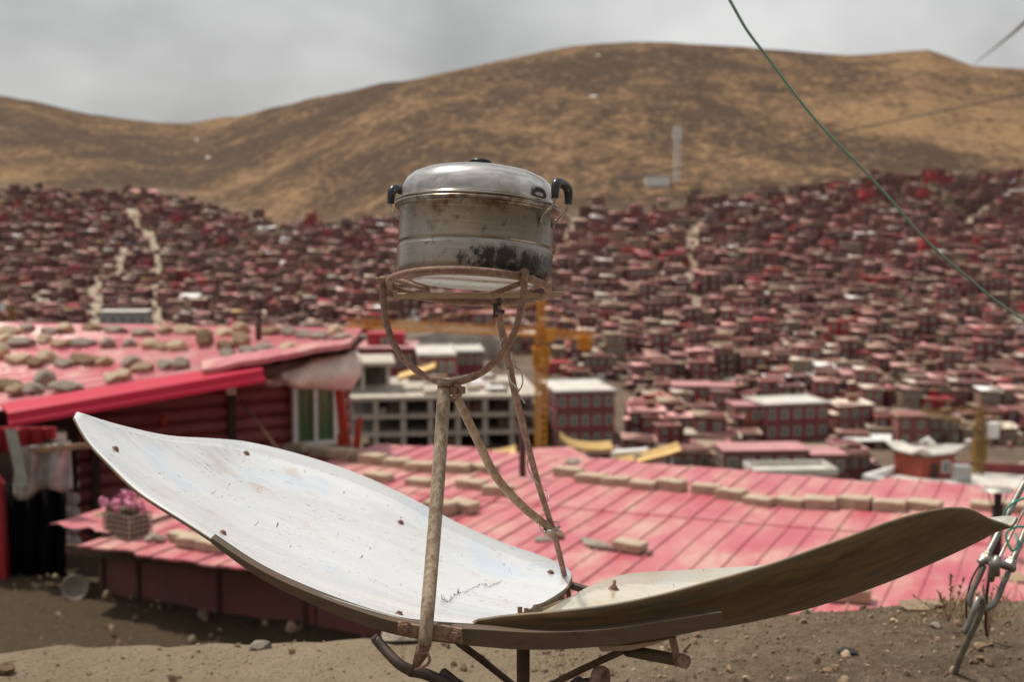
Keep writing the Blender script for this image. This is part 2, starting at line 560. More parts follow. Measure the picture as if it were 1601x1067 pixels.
M['concrete'] = mat_simple('raw_concrete', (0.45, 0.40, 0.34), (0.33, 0.29, 0.245), 0.6, 0.9)
M['concretelight'] = mat_simple('pale_concrete', (0.50, 0.45, 0.38), (0.34, 0.30, 0.25), 0.5, 0.9)
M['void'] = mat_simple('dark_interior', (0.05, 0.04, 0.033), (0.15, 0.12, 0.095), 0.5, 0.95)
M['crane'] = mat_simple('orange_crane_paint', (0.70, 0.30, 0.02), (0.62, 0.25, 0.02), 0.6, 0.5)
M['craneyellow'] = mat_simple('yellow_crane_paint', (0.30, 0.175, 0.04), (0.22, 0.125, 0.03), 0.6, 0.5)
M['steelgrey'] = mat_simple('grey_steel', (0.36, 0.36, 0.36), (0.28, 0.28, 0.28), 3, 0.5, 0.4)
M['gold'] = mat_simple('gilded_copper', (0.55, 0.36, 0.12), (0.42, 0.26, 0.085), 0.9, 0.5, 0.4)
M['green_cable'] = mat_simple('green_cable_sheath', (0.15, 0.31, 0.22), (0.18, 0.35, 0.26), 8, 0.45)
M['green_rope'] = mat_simple('green_rope', (0.02, 0.26, 0.17), None, 8, 0.5)
M['grey_cable'] = mat_simple('grey_cable_sheath', (0.36, 0.36, 0.365), None, 8, 0.6)
M['dark_cable'] = mat_simple('dark_cable_sheath', (0.06, 0.055, 0.05), None, 8, 0.7)
M['galv'] = mat_simple('galvanised_steel', (0.28, 0.275, 0.255), (0.16, 0.14, 0.115), 30, 0.42, 0.7, 0.15, bd=0.002)
M['drygrass'] = mat_simple('dry_stalk', (0.20, 0.12, 0.07), (0.3, 0.2, 0.11), 20, 0.9)
M['straw'] = mat_simple('straw_blade', (0.42, 0.30, 0.16), (0.33, 0.23, 0.12), 20, 0.9)
M['coal'] = mat_simple('charred_lump', (0.012, 0.012, 0.014), None, 20, 0.8)
M['basin'] = mat_simple('dusty_basin', (0.19, 0.16, 0.125), (0.13, 0.105, 0.085), 8, 0.6)
M['white'] = mat_simple('white_paint', (0.72, 0.71, 0.69), (0.6, 0.58, 0.55), 0.6, 0.7)
M['pane'] = mat_simple('window_pane', (0.10, 0.12, 0.11), (0.20, 0.23, 0.20), 0.8, 0.2)
M['paneframe'] = mat_simple('pale_window_frame', (0.46, 0.39, 0.33), None, 1, 0.7)

def mat_objcol(name, rough=0.85, var=0.35, scale=0.9, attr=False):
    m, t, b = newmat(name)
    if attr:
        a = t.nodes.new('ShaderNodeAttribute')
        a.attribute_name = 'tint'
        c0 = a.outputs['Color']
    else:
        a = t.nodes.new('ShaderNodeObjectInfo')
        c0 = a.outputs['Color']
    n = noi(t, coords(t, (1, 1, 1)), scale, 6, 0.65)
    k = ramp(t, n, 0.3, 0.7, (1 - var,) * 3, (1 + var,) * 3)
    c = mixc(t, 1.0, c0, k, 'MULTIPLY')
    t.links.new(c, b.inputs['Base Color'])
    b.inputs['Roughness'].default_value = rough
    return m
M['hutwall'] = mat_objcol('hut_wall')
M['hutroof'] = mat_objcol('hut_roof', 0.6, 0.3, 1.3)
M['hutfar'] = mat_objcol('far_hut', 0.8, 0.3, 0.7, True)

# ------------------------------------------------------------------ hills and valley
SKY = [(-700, 60), (-300, 110), (-100, 135), (0, 150), (60, 160), (150, 182), (250, 194), (300, 194), (400, 178), (500, 155),
       (650, 125), (800, 95), (900, 77), (980, 71), (1050, 71), (1150, 78), (1250, 88), (1320, 92), (1400, 86), (1440, 83),
       (1470, 92), (1510, 107), (1601, 110), (1900, 125), (2400, 140)]
SCL = [(-400, 1.5), (330, 1.45), (640, 1.0), (2400, 1.0)]
TOP = [(-600, 300), (0, 292), (120, 300), (230, 296), (330, 318), (420, 345), (500, 350), (620, 345), (880, 335), (1000, 325),
       (1100, 318), (1220, 300), (1330, 285), (1450, 272), (1601, 265), (2300, 255)]
LQ = math.log(480 / 200)

def fbm(x, y, s, o=4):
    v = 0; a = 1; t = 0
    for i in range(o):
        v += a * noise.noise(Vector((x * s, y * s, 3.1 + i * 7)))
        t += a; a *= 0.5; s *= 2.1
    return v / t

def hill_z(X, Y):
    r = X / Y * F * 1.0 + 800.5
    S = interp(SCL, r)
    q = Y / S
    if q < 200:
        z = -9 - (max(q, 10) - 10) / 190 * 33.3
        return z + EYE
    if q <= 480:
        y = 770 - 440 * math.log(q / 200) / LQ
    else:
        ys = interp(SKY, r)
        t = (q - 480) / 420
        if t <= 1:
            e = t * (1.55 - 0.55 * t)      # steep foot, easing to the crest
            y = 330 + (ys - 330) * e
        else:
            y = ys + (t - 1) ** 1.2 * 260
    z = -(y - HOR) / F * Y
    z += EYE
    if q > 480:
        z += fbm(X, Y, 0.012, 3) * 3.0 * min(1, (q - 480) / 150)
    return z

rows = []
qs = [10, 40, 80, 120, 160, 190] + [200 + i * 7 for i in range(40)] + [480 + i * 6 for i in range(1, 72)] + [920, 960, 1020, 1100, 1250, 1500]
pxs = list(range(-900, -100, 40)) + list(range(-100, 1710, 10)) + list(range(1710, 2600, 40))
for q in qs:
    row = []
    for px in pxs:
        S = interp(SCL, px)
        Y = q * S
        X = (px - 800.5) / F * Y
        row.append(Vector((X, Y, hill_z(X, Y))))
    rows.append(row)
hm = MB().grid(rows)

def mat_hill():
    m, t, b = newmat('autumn_hill_grass')
    a = t.nodes.new('ShaderNodeAttribute')
    a.attribute_name = 'bare'
    big = noi(t, coords(t, (1, 0.8, 1.2)), 0.006, 5, 0.55, 0.5)
    mid = noi(t, coords(t, (1, 0.6, 1.5), loc=(31, 5, 0)), 0.05, 8, 0.72, 0.3)
    fine = noi(t, coords(t, (1, 0.6, 1.5)), 0.22, 9, 0.78)
    k = mmath(t, 'ADD', mmath(t, 'ADD', mmath(t, 'MULTIPLY', big, 0.36), mmath(t, 'MULTIPLY', mid, 0.24)), mmath(t, 'MULTIPLY', fine, 0.40))
    c = mixc(t, ramp(t, k, 0.478, 0.567), (0.068, 0.043, 0.029), (0.235, 0.145, 0.077))
    c = mixc(t, ramp(t, fine, 0.57, 0.70), c, (0.34, 0.22, 0.12))
    c = mixc(t, mmath(t, 'MULTIPLY', ramp(t, fine, 0.32, 0.46, (1, 1, 1), (0, 0, 0)), 0.7), c, (0.055, 0.036, 0.025))
    dirt = mixc(t, ramp(t, fine, 0.35, 0.65), (0.09, 0.064, 0.048), (0.19, 0.14, 0.105))
    c = mixc(t, a.outputs['Fac'], c, dirt)
    t.links.new(c, b.inputs['Base Color'])
    b.inputs['Roughness'].default_value = 0.95
    b.inputs['Specular IOR Level'].default_value = 0.1
    bump(t, b, k, 0.5, 3.0)
    return m
M['hill'] = mat_hill()
hill = solo('hillside', hm, M['hill'], None, None, kind='structure', org=Vector((0, 0, 0)))
at_ = hill.data.attributes.new('bare', 'FLOAT', 'POINT')
vals = []
for v in hm.v:
    px, py = proj(v) if v.y > 30 else (800, 900)
    tb = interp(TOP, px)
    q = v.y / interp(SCL, px)
    k = (py - (tb - 12)) / 22.0 + fbm(v.x, v.y, 0.03, 2) * 0.8
    vals.append(max(0.0, min(1.0, k)) if q < 560 else 0.0)
at_.data.foreach_set('value', vals)

# ------------------------------------------------------------------ dirt ledge and terrace
GT = 1.3 - 3.95       # terrace below
EDGE = [(-3, 3.95), (-2.0, 4.02), (-1.55, 3.97), (-1.2, 4.05), (-0.9, 4.10), (-0.3, 4.12), (0.2, 4.16), (0.5, 4.24), (0.9, 4.36), (1.3, 4.36), (1.7, 4.36), (2.4, 4.3), (4, 4.2)]

def ground_z(x, y):
    e = interp(EDGE, x) + fbm(x, 1.0, 2.2, 3) * 0.10
    z = fbm(x, y, 1.2, 3) * 0.035 + fbm(x, y, 7.0, 3) * 0.012
    # small bank at the right
    z += 0.05 * max(0, min(1, (x - 0.6) / 0.8)) * max(0, min(1, (y - 3.4) / 0.7))
    d = y - e
    if d > -0.25:
        t = (d + 0.25) / 0.25
        if d < 0:
            z -= 0.03 * t * t
        else:
            s = min(1, d / 1.6)
            k = s ** 0.55
            z = (z - 0.03) * (1 - k) + (GT + 0.14 * max(0, min(1, (y - 11.2) / 1.6)) + fbm(x, y, 1.3, 4) * 0.16) * k
    if y > 15.5:
        z = GT - (y - 15.5) * 1.1
    if y < -1:
        # the slope goes on climbing behind the viewer
        t = -1 - y
        z += min(0.20 * t, 0.03 * t * t) + 0.4 * fbm(x, y, 0.15, 3) * min(1, t / 8)
    return z

xs = [-90, -60, -40, -28, -20] + [-16 + i * 1.0 for i in range(13)] + [-3.0 + i * 0.04 for i in range(151)] + [3.5 + i * 1.0 for i in range(14)] + [20, 28, 40, 60, 90]
ys = [-110, -80, -60, -45, -34, -26, -20, -15, -11, -8, -6, -4.5, -3.2, -2.2, -1.4, -0.8, -0.2] + [0.3 + i * 0.1 for i in range(29)] + [3.2 + i * 0.035 for i in range(44)] + [4.8 + i * 0.2 for i in range(12)] + [7.3 + i * 0.7 for i in range(22)] + [24, 28, 34]
gm = MB().grid([[Vector((x, y, ground_z(x, y))) for x in xs] for y in ys])

def mat_dirt():
    m, t, b = newmat('dry_dirt')
    n = noi(t, coords(t), 1.3, 7, 0.6)
    f = noi(t, coords(t), 26, 8, 0.7)
    g = noi(t, coords(t), 90, 4, 0.7)
    c = mixc(t, ramp(t, n, 0.36, 0.64), (0.27, 0.20, 0.132), (0.40, 0.31, 0.215))
    gr1 = t.nodes.new('ShaderNodeAttribute'); gr1.attribute_name = 'grit'
    c = mixc(t, gr1.outputs['Fac'], c, mixc(t, ramp(t, n, 0.36, 0.64), (0.115, 0.083, 0.054), (0.21, 0.153, 0.10)))
    c = mixc(t, mmath(t, 'MULTIPLY', ramp(t, f, 0.46, 0.70), 0.5), c, (0.36, 0.285, 0.21))
    soil_shade_attr = t.nodes.new('ShaderNodeAttribute'); soil_shade_attr.attribute_name = 'soil_shade'
    c = mixc(t, soil_shade_attr.outputs['Fac'], c, mixc(t, ramp(t, f, 0.35, 0.65), (0.060, 0.042, 0.025), (0.115, 0.082, 0.050)))  # browner terrace soil, with the trench's shade painted into its colour
    c = mixc(t, ramp(t, g, 0.56, 0.68), c, (0.075, 0.054, 0.038))
    t.links.new(c, b.inputs['Base Color'])
    b.inputs['Roughness'].default_value = 0.97
    b.inputs['Specular IOR Level'].default_value = 0.15
    h = mmath(t, 'ADD', f, mmath(t, 'MULTIPLY', g, 0.5))
    bump(t, b, h, 1.0, 0.035)
    return m
M['dirt'] = mat_dirt()
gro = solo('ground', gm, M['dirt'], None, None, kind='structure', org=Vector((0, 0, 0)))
ga = gro.data.attributes.new('soil_shade', 'FLOAT', 'POINT')
ga.data.foreach_set('value', [max(0, min(1, (v.y - interp(EDGE, v.x) - 0.25) / 0.5 + 0.3 * fbm(v.x, v.y, 1.0, 2))) for v in gm.v])  # mask beyond the ledge rim: darker soil plus painted shade
gb_ = gro.data.attributes.new('grit', 'FLOAT', 'POINT')
gb_.data.foreach_set('value', [max(0, min(1, (v.x + 0.15) / 0.9 + 0.5 * fbm(v.x, v.y, 1.4, 3))) for v in gm.v])

def stone_bm(seed, sub=2, rough=0.28, flat=0.7):
    bm = bmesh.new()
    bmesh.ops.create_icosphere(bm, subdivisions=sub, radius=1)
    o = Vector((seed * 3.7, seed * 1.3, seed * 2.9))
    for v in bm.verts:
        n = noise.noise(v.co * 0.9 + o) * rough * 1.9 + noise.noise(v.co * 2.3 + o) * rough * 0.7
        v.co *= 1 + n
        # facets
        for d in ((0.8, 0.1, 0.6), (-0.5, 0.7, 0.5), (-0.3, -0.8, 0.5), (0.5, -0.6, -0.6), (0.1, 0.2, 1)):
            q = (Vector(d) + o.normalized() * 0.3).normalized()
            k = v.co.dot(q)
            if k > 0.6:
                v.co -= q * (k - 0.6) * 0.95
        v.co.z *= flat
    me = bpy.data.meshes.new('stone')
    bm.to_mesh(me)
    bm.free()
    return me
STONES = [stone_bm(i + 1) for i in range(8)]

gv = MB()
lo = [stone_bm(40 + i, 1, 0.35, 0.6) for i in range(4)]
rg = random.Random(3)
for i in range(3200):
    px = rg.uniform(-30, 1640) if rg.random() < 0.35 else rg.uniform(850, 1640)
    y0 = rg.uniform(3.3, 4.7)
    x = (px - 800) / F * y0
    s = min(0.018, 0.0028 * (1 / (1 - rg.random())) ** 0.47)
    me = lo[i % 4]
    q = Quaternion((rg.random() - .5, rg.random() - .5, rg.random() - .5, rg.random()))
    q.normalize()
    c = Vector((x, y0, ground_z(x, y0) + s * 0.25))
    b0 = [q @ v.co * s + c for v in me.vertices]
    gv.add(b0, [tuple(p.vertices) for p in me.polygons], rg.choice((0, 0, 1, 2)))
for i in range(420):
    y0 = rg.uniform(10.8, 14.0); x = rg.uniform(-6.5, 0.5)
    s = min(0.07, 0.012 * (1 / (1 - rg.random())) ** 0.5)
    me = lo[i % 4]
    q = Quaternion((rg.random() - .5, rg.random() - .5, rg.random() - .5, rg.random())); q.normalize()
    c = Vector((x, y0, ground_z(x, y0) + s * 0.25))
    gv.add([q @ v.co * s + c for v in me.vertices], [tuple(p.vertices) for p in me.polygons], rg.choice((0, 1, 2)))
solo('gravel', gv, [M['stone_brown'], M['stone_tan'], M['dirt']], 'small loose stones and grit strewn over the dirt ledge', 'gravel', kind='stuff', org=Vector((0, 0, 0)))

def place_stone(name, loc, size, mat, label, cat='stone', group=None, k=0, rz=0.0, tilt=0.0):
    me = STONES[k % len(STONES)].copy()
    me.materials.clear(); me.materials.append(mat)
    o = bpy.data.objects.new(name, me)
    COL.objects.link(o)
    o.location = loc
    o.scale = size
    o.rotation_euler = (tilt, tilt * 0.6, rz)
    return tag(o, label, cat, group)

for (px, py, s, mt, lab) in ((1322, 1030, (0.028, 0.022, 0.018), 'coal', 'small charred black lump lying on the dirt ledge'),
                             (1445, 968, (0.075, 0.05, 0.03), 'stone_tan', 'flat tan rock on the ledge rim left of the steel anchor'),
                             (1462, 1000, (0.022, 0.018, 0.015), 'stone_grey', 'small grey rock just below the flat tan rim rock'),
                             (1530, 1029, (0.02, 0.016, 0.012), 'stone_tan', 'pale pebble right of the anchor foot'),
                             (8, 1056, (0.03, 0.03, 0.035), 'stone_brown', 'dark brown rock at the lower left corner of the ledge'),
                             (405, 1010, (0.035, 0.03, 0.03), 'stone_grey', 'grey rock on the ledge rim under the long left wing'),
                             (632, 992, (0.10, 0.06, 0.05), 'stone_grey', 'wide grey block on the terrace behind the bracket')):
    p = atz(px, py, 0.0)
    if px == 405 or px == 632:
        p.y += 0.0
    place_stone('rock', Vector((p.x, p.y, ground_z(p.x, p.y) + s[2] * 0.4)), s, M[mt], lab, 'rock', k=int(px) % 8, rz=px)

# ------------------------------------------------------------------ weathered solar cooker
ck = empty('solar_cooker', (0.0, 2.5, 0.0), 'rusty butterfly solar cooker with white reflector wings holding up a steel pot', 'solar cooker')

def wing(stations, sag, nu=5, nv=12):
    cols = list(zip(*stations))
    smooth = [catmull([at(*p) for p in c], nu) for c in cols]
    rows = []
    n = len(smooth[0])
    for i in range(n):
        a, f = smooth[0][i], smooth[-1][i]
        u = i / (n - 1)
        row = []
        for j in range(nv + 1):
            v = j / nv
            if len(smooth) == 3:
                mpt = smooth[1][i]
                p = a * (2 * (v - .5) * (v - 1)) + mpt * (-4 * v * (v - 1)) + f * (2 * v * (v - .5))
            else:
                p = a.lerp(f, v)
                s = sag * min(1, u / 0.3, (1 - u) / 0.2)
                p = p - Vector((0, 0, 4 * v * (1 - v) * s))
            row.append(p)
        rows.append(row)
    return rows

LW = [((116, 652, 2.42), (121, 644, 2.44)), ((139, 691, 2.36), (185, 664, 2.55)), ((175, 730, 2.31), (262, 681, 2.68)),
      ((218, 770, 2.27), (336, 686, 2.80)), ((297, 821, 2.22), (391, 692, 2.90)), ((376, 872, 2.19), (470, 711, 2.93)),
      ((454, 911, 2.17), (560, 741, 2.94)), ((533, 941, 2.155), (640, 778, 2.94)), ((612, 964, 2.145), (720, 820, 2.93)),
      ((659, 973, 2.14), (789, 850, 2.91)), ((700, 978, 2.14), (845, 869, 2.88)), ((730, 979, 2.15), (883, 886, 2.84)),
      ((760, 976, 2.18), (893, 900, 2.78)), ((790, 969, 2.25), (884, 920, 2.68)), ((813, 960, 2.35), (856, 939, 2.55)),
      ((826, 954, 2.43), (832, 951, 2.47))]
RW = [((747, 968, 2.14), (756, 980, 2.22), (845, 958, 2.42)), ((800, 961, 2.12), (800, 990, 2.27), (885, 938, 2.58)),
      ((860, 956, 2.10), (860, 992, 2.32), (925, 916, 2.72)), ((940, 947, 2.09), (940, 990, 2.36), (981, 898, 2.82)),
      ((1020, 932, 2.08), (1020, 986, 2.40), (1050, 893, 2.86)), ((1100, 911, 2.08), (1100, 980, 2.42), (1120, 889, 2.86)),
      ((1196, 884, 2.09), (1190, 966, 2.45), (1200, 883, 2.86)), ((1300, 848, 2.11), (1290, 941, 2.48), (1300, 862, 2.84)),
      ((1400, 812, 2.15), (1390, 906, 2.50), (1400, 836, 2.80)), ((1470, 795, 2.19), (1460, 876, 2.52), (1470, 818, 2.76)),
      ((1515, 795, 2.25), (1520, 848, 2.53), (1530, 812, 2.72)), ((1546, 810, 2.36), (1556, 829, 2.53), (1572, 807, 2.66)),
      ((1575, 820, 2.48), (1582, 821, 2.53), (1589, 809, 2.58))]
lrows = wing(LW, 0.045)
rrows = wing(RW, 0)
for rws, lab in ((lrows, 'long left reflector wing showing its scratched white inner face'), (rrows, 'right reflector wing showing its streaked brown back')):
    w = part('reflector_panel', MB().grid(rws), [M['mirror'] if rws is lrows else M['mirror_cream'], M['dishback']], ck, label=lab)
    md = w.modifiers.new('thickness', 'SOLIDIFY')
    md.thickness = 0.005
    md.offset = -1
    md.material_offset = 1
    md.material_offset_rim = 1
    # make sure the first face looks up (inner side)
    nrm = w.data.polygons[len(w.data.polygons) // 2].normal
    if nrm.z < 0:
        w.data.flip_normals()

def on_wing(rws, px, py):
    best = None
    for i in range(1, len(rws) - 1):
        for j in range(len(rws[0])):
            p = rws[i][j]
            x, y = proj(p)
            d = (x - px) ** 2 + (y - py) ** 2
            if best is None or d < best[0]:
                jj = max(1, min(len(rws[0]) - 2, j))
                n = (rws[i + 1][jj] - rws[i - 1][jj]).cross(rws[i][jj + 1] - rws[i][jj - 1]).normalized()
                if n.z < 0: n = -n
                best = (d, p, n)
    return best[1], best[2]

def bolt(p, n, r=0.0065, h=0.006, shaft=0.0):
    b = MB()
    q = Vector((0, 0, 1)).rotation_difference(n).to_matrix()
    Mx = Matrix.Translation(p) @ q.to_4x4()
    b.lathe([(0, -0.001), (r * 1.5, -0.001), (r * 1.5, 0.0015), (r, 0.002)], 12, Mx, 0)
    b.lathe([(r, 0.002), (r, h), (r * 0.85, h + 0.001), (0, h + 0.001)], 6, Mx, 0, False)
    if shaft:
        b.lathe([(r * 0.5, h), (r * 0.5, h + shaft), (0, h + shaft)], 8, Mx, 0)
    return b
for (px, py, sh) in ((178, 702, 0), (394, 703, 0), (355, 835, 0), (622, 819, 0), (858, 905, 0), (622, 957, 0), (745, 974, 0)):
    p, n = on_wing(lrows, px, py)
    part('bolt', bolt(p, n, 0.0046 if px != 858 else 0.005, 0.004, sh), M['rust'], ck)
p, n = on_wing(rrows, 960, 918)
part('bolt', bolt(p, n, 0.007, 0.006, 0.012), M['rust'], ck)
p, n = on_wing(rrows, 1420, 812)
# torn seam across the left wing
sm_ = MB()
seam = [on_wing(lrows, x, y)[0] + Vector((0, 0, 0.0015)) for x, y in ((684, 943), (700, 938), (716, 932), (732, 925), (748, 919), (764, 913), (784, 903))]
sc = catmull(seam, 6)
rr = random.Random(5)
for i in range(len(sc) - 1):
    a, c = sc[i], sc[i + 1]
    h = rr.choice((0.001, 0.002, 0.002, 0.004, 0.009)) * (1.4 if i < 14 else 0.6)
    sm_.add([a, c, (a + c) / 2 + Vector((rr.uniform(-.002, .002), 0, h)), (a + c) / 2 + Vector((0, 0.003, 0))], [(0, 1, 2), (1, 3, 2), (3, 0, 2)], 0)
part('torn_seam', sm_, M['darkiron'], ck)

# curved rail under the wings
rail_t = [(330, 842, 2.20), (400, 888, 2.17), (470, 922, 2.15), (560, 956, 2.135), (640, 977, 2.12), (760, 986, 2.10), (850, 990, 2.085), (950, 985, 2.075), (1040, 972, 2.065), (1128, 958, 2.06)]
rail_b = [(330, 850, 2.20), (400, 901, 2.17), (470, 938, 2.15), (560, 976, 2.135), (640, 998, 2.12), (760, 1013, 2.10), (850, 1017, 2.085), (950, 1011, 2.075), (1040, 998, 2.065), (1130, 980, 2.06)]
A = catmull([at(*p) for p in rail_t], 5)
B = catmull([at(*p) for p in rail_b], 5)
t_ = 0.028
back = Vector((0, t_, 0))
rl = MB()
rl.grid([B, A], 0, False)
rl.grid([A, [a + back + Vector((0, 0, -0.001)) for a in A]], 0, False)
rl.grid([[a + back for a in A], [a + Vector((0, t_, -0.004)) for a in A], [a + Vector((0, 0.004, -0.004)) for a in A], [b + Vector((0, 0.004, 0)) for b in B], B], 0, False)
rl.add([A[-1], B[-1], B[-1] + Vector((0, 0.004, 0)), A[-1] + Vector((0, 0.004, -0.004)), A[-1] + Vector((0, t_, -.004)), A[-1] + back], [(0, 1, 2, 3, 4, 5)])
part('rail', rl, M['darkrail'], ck)
# bracket plate with two bolts
def px_plate(quads, Y, th=0.005):
    m = MB()
    f = [at(x, y, Y) for x, y in quads]
    b = [v + Vector((0, th, 0)) for v in f]
    n = len(f)
    m.add(f, [tuple(range(n))])
    m.add(b, [tuple(reversed(range(n)))])
    for i in range(n):
        j = (i + 1) % n
        m.add([f[i], f[j], b[j], b[i]], [(3, 2, 1, 0)])
    return m
br = part('bracket', px_plate([(622, 974), (656, 980), (690, 979), (722, 985), (723, 1007), (690, 1003), (656, 1000), (621, 992)], 2.085, 0.006), M['rustpale'], ck)
for (x, y) in ((633, 982), (711, 995)):
    part('bolt', bolt(at(x, y, 2.085), Vector((0, -1, 0.1)), 0.0072, 0.006), M['rust'], br)
# pole
pole = MB()
pp = [at(695, 598, 2.42), at(690, 680, 2.36), at(683, 780, 2.28), at(675, 880, 2.19), at(669, 950, 2.10), at(664, 1012, 2.07)]
pole.tube(pp, [0.0118, 0.0114, 0.0113, 0.0110, 0.0108, 0.0098], 16, 4)
part('pole', pole, M['pole'], ck)
cl = MB().tube([at(696, 596, 2.415), at(695.3, 606, 2.412)], [0.0128, 0.0132], 14, 1)
part('weld_collar', cl, M['rustpale'], ck)
# yoke
yk = MB()
ypts = [(599, 432, 2.50), (599, 462, 2.50), (603, 500, 2.49), (617, 541, 2.475), (644, 574, 2.455), (674, 593, 2.435), (702, 599, 2.42), (735, 592, 2.41), (765, 574, 2.40), (790, 546, 2.39), (806, 516, 2.385), (815, 480, 2.38), (819, 455, 2.378), (821, 426, 2.375)]
yk.tube([at(*p) for p in ypts], 0.0060, 12, 5)
part('yoke', yk, M['rust'], ck)
# ring: local plane tilted towards the viewer
RC = at(733, 449.5, 2.487)
Mring = Matrix.Translation(RC) @ Matrix.Rotation(R(2.6), 4, 'Y') @ Matrix.Rotation(R(-15.5), 4, 'X')
rg_ = MB()
rad = 0.1395
rg_.tube([Mring @ Vector((rad * math.cos(a), rad * math.sin(a), 0)) for a in [2 * math.pi * k / 72 for k in range(72)]], 0.0068, 12, 1, closed=True)
part('ring', rg_, M['rust'], ck)
pg = MB().tube([Mring @ Vector((-0.133, 0.0, 0)), Mring @ Vector((-0.075, -0.045, -0.006))], 0.0052, 10, 1)
part('prong', MB().tube([at(622, 438, 2.48), at(645, 445, 2.45), at(669, 452, 2.42)], 0.005, 10, 3), M['rust'], ck)
part('prong', MB().tube([at(836, 434, 2.41), at(802, 448, 2.40), at(768, 461, 2.39)], 0.005, 10, 3), M['rust'], ck)
part('pivot_pin', MB().tube([at(588, 438, 2.49), at(614, 436, 2.49)], 0.0045, 10, 1), M['rust'], ck)
part('pivot_pin', MB().tube([at(812, 432, 2.385), at(828, 428, 2.385)], 0.006, 10, 1).tube([at(819, 424, 2.36), at(819, 424, 2.39)], 0.006, 8, 1), M['rust'], ck)
# flat strip the pot stands on
stp = MB()
a, b = at(616, 460, 2.50), at(878, 458, 2.54)
stp.bar(a, b, 0.022, 0.0025).bar(a + Vector((0, -0.0105, -0.004)), b + Vector((0, -0.0105, -0.004)), 0.0025, 0.008)
part('support_strip', stp, M['strip'], ck)
# struts
s1 = MB().tube([at(709, 606, 2.42), at(722, 637, 2.46), at(748, 692, 2.52), at(770, 737, 2.58), at(795, 770, 2.62), at(828, 802, 2.68), at(868, 832, 2.72)], [0.0060, 0.0078, 0.0080, 0.0080, 0.0085, 0.0085, 0.0075], 12, 4)
part('strut', s1, M['rustpale'], ck)
s2 = MB().tube([at(779, 476, 2.50), at(783, 510, 2.52), at(795, 565, 2.56), at(806, 620, 2.59), at(820, 675, 2.62), at(840, 752, 2.68), at(866, 835, 2.73), at(880, 890, 2.78), at(891, 940, 2.84)], [0.0055, 0.0065, 0.0068, 0.0068, 0.0065, 0.0060, 0.0058, 0.0058, 0.0055], 12, 4)
part('strut', s2, M['rust'], ck)
hk = MB()
hk.bar(at(774, 474, 2.49), at(775, 496, 2.49), 0.008, 0.004).bar(at(770, 497, 2.49), at(778, 490, 2.49), 0.006, 0.004)
hk.tube([at(774, 488, 2.48), at(789, 488, 2.48)], 0.004, 8, 1).tube([at(777, 472, 2.5), at(784, 470, 2.5)], 0.006, 8, 1)
part('hook', hk, M['darkiron'], ck)
cv = MB()
cv.bar(at(706, 612, 2.40), at(724, 610, 2.42), 0.012, 0.012).tube([at(712, 604, 2.405), at(719, 606, 2.40), at(721, 614, 2.40), at(716, 620, 2.40), at(709, 616, 2.40)], 0.004, 8, 4)
cv.tube([at(706, 620, 2.4), at(709, 627, 2.4), at(714, 625, 2.4)], 0.0025, 8, 4)
part('hinge', cv, M['rust'], ck)
w1 = MB()
w1.tube([at(*p) for p in ((793, 523, 2.54), (786, 530, 2.52), (783, 542, 2.54), (793, 552, 2.55), (800, 556, 2.54), (801, 564, 2.55), (806, 566, 2.55), (805, 574, 2.55), (813, 580, 2.55), (817, 592, 2.56), (816, 604, 2.57), (810, 614, 2.57), (815, 622, 2.57), (821, 631, 2.57))], 0.0013, 6, 5)
w1.tube([at(*p) for p in ((794, 576, 2.545), (798, 595, 2.57), (806, 604, 2.57), (812, 612, 2.56))], 0.0016, 6, 5)
part('wire', w1, M['wire'], ck)
w2 = MB()
for k in range(3):
    pts = []
    c = at(862 + k * 2, 824 + k * 3, 2.70)
    for i in range(13):
        a = i / 12 * 2 * math.pi
        pts.append(c + Vector((0.0145 * math.cos(a), 0.016 * math.sin(a), 0.006 * math.cos(a + k) + 0.004 * math.sin(a))))
    w2.tube(pts, 0.0014, 6, 2)
w2.tube([at(*p) for p in ((848, 800, 2.68), (852, 790, 2.68), (858, 780, 2.68), (856, 770, 2.7), (852, 766, 2.7))], 0.0011, 6, 4)
w2.tube([at(*p) for p in ((842, 818, 2.69), (845, 828, 2.69), (852, 834, 2.69), (862, 832, 2.69))], 0.0013, 6, 4)
part('wire', w2, M['wire'], ck)
w3 = MB().tube([at(*p) for p in ((838, 640, 2.64), (826, 715, 2.655), (825, 730, 2.66), (831, 745, 2.66), (843, 760, 2.67))][1:], 0.0013, 6, 4)
part('wire', w3, M['wire'], ck)
# lever handle and lower joint
lv = MB().tube([at(584, 996, 2.12), at(590, 1003, 2.12), at(612, 1028, 2.10), at(628, 1042, 2.09), at(644, 1050, 2.09)], [0.006, 0.008, 0.008, 0.0085, 0.009], 12, 4)
part('lever', lv, M['darkiron'], ck)
lt = MB().tube([at(640, 1050, 2.095), at(668, 1056, 2.1), at(715, 1078, 2.12)], 0.009, 12, 4)
part('lever_tube', lt, M['darkiron'], ck)
jt = MB()
jt.hexa([at(645, 1036, 2.075), at(653, 1040, 2.075), at(653, 1040, 2.085), at(645, 1036, 2.085), at(652, 1010, 2.075), at(656, 1011, 2.075), at(656, 1011, 2.085), at(652, 1010, 2.085)])
jt.tube([at(664, 1008, 2.07), at(659, 1024, 2.068), at(650, 1042, 2.075)], [0.0095, 0.009, 0.006], 8, 3, flat=0.5)
jt.tube([at(668, 1024, 2.06), at(672, 1032, 2.06), at(668, 1040, 2.06), at(656, 1046, 2.06), at(648, 1048, 2.065)], 0.0022, 8, 4)
jt.tube([at(662, 1024, 2.06), at(668, 1022, 2.06), at(671, 1028, 2.06)], 0.002, 8, 4)
part('joint', jt, M['rust'], ck)
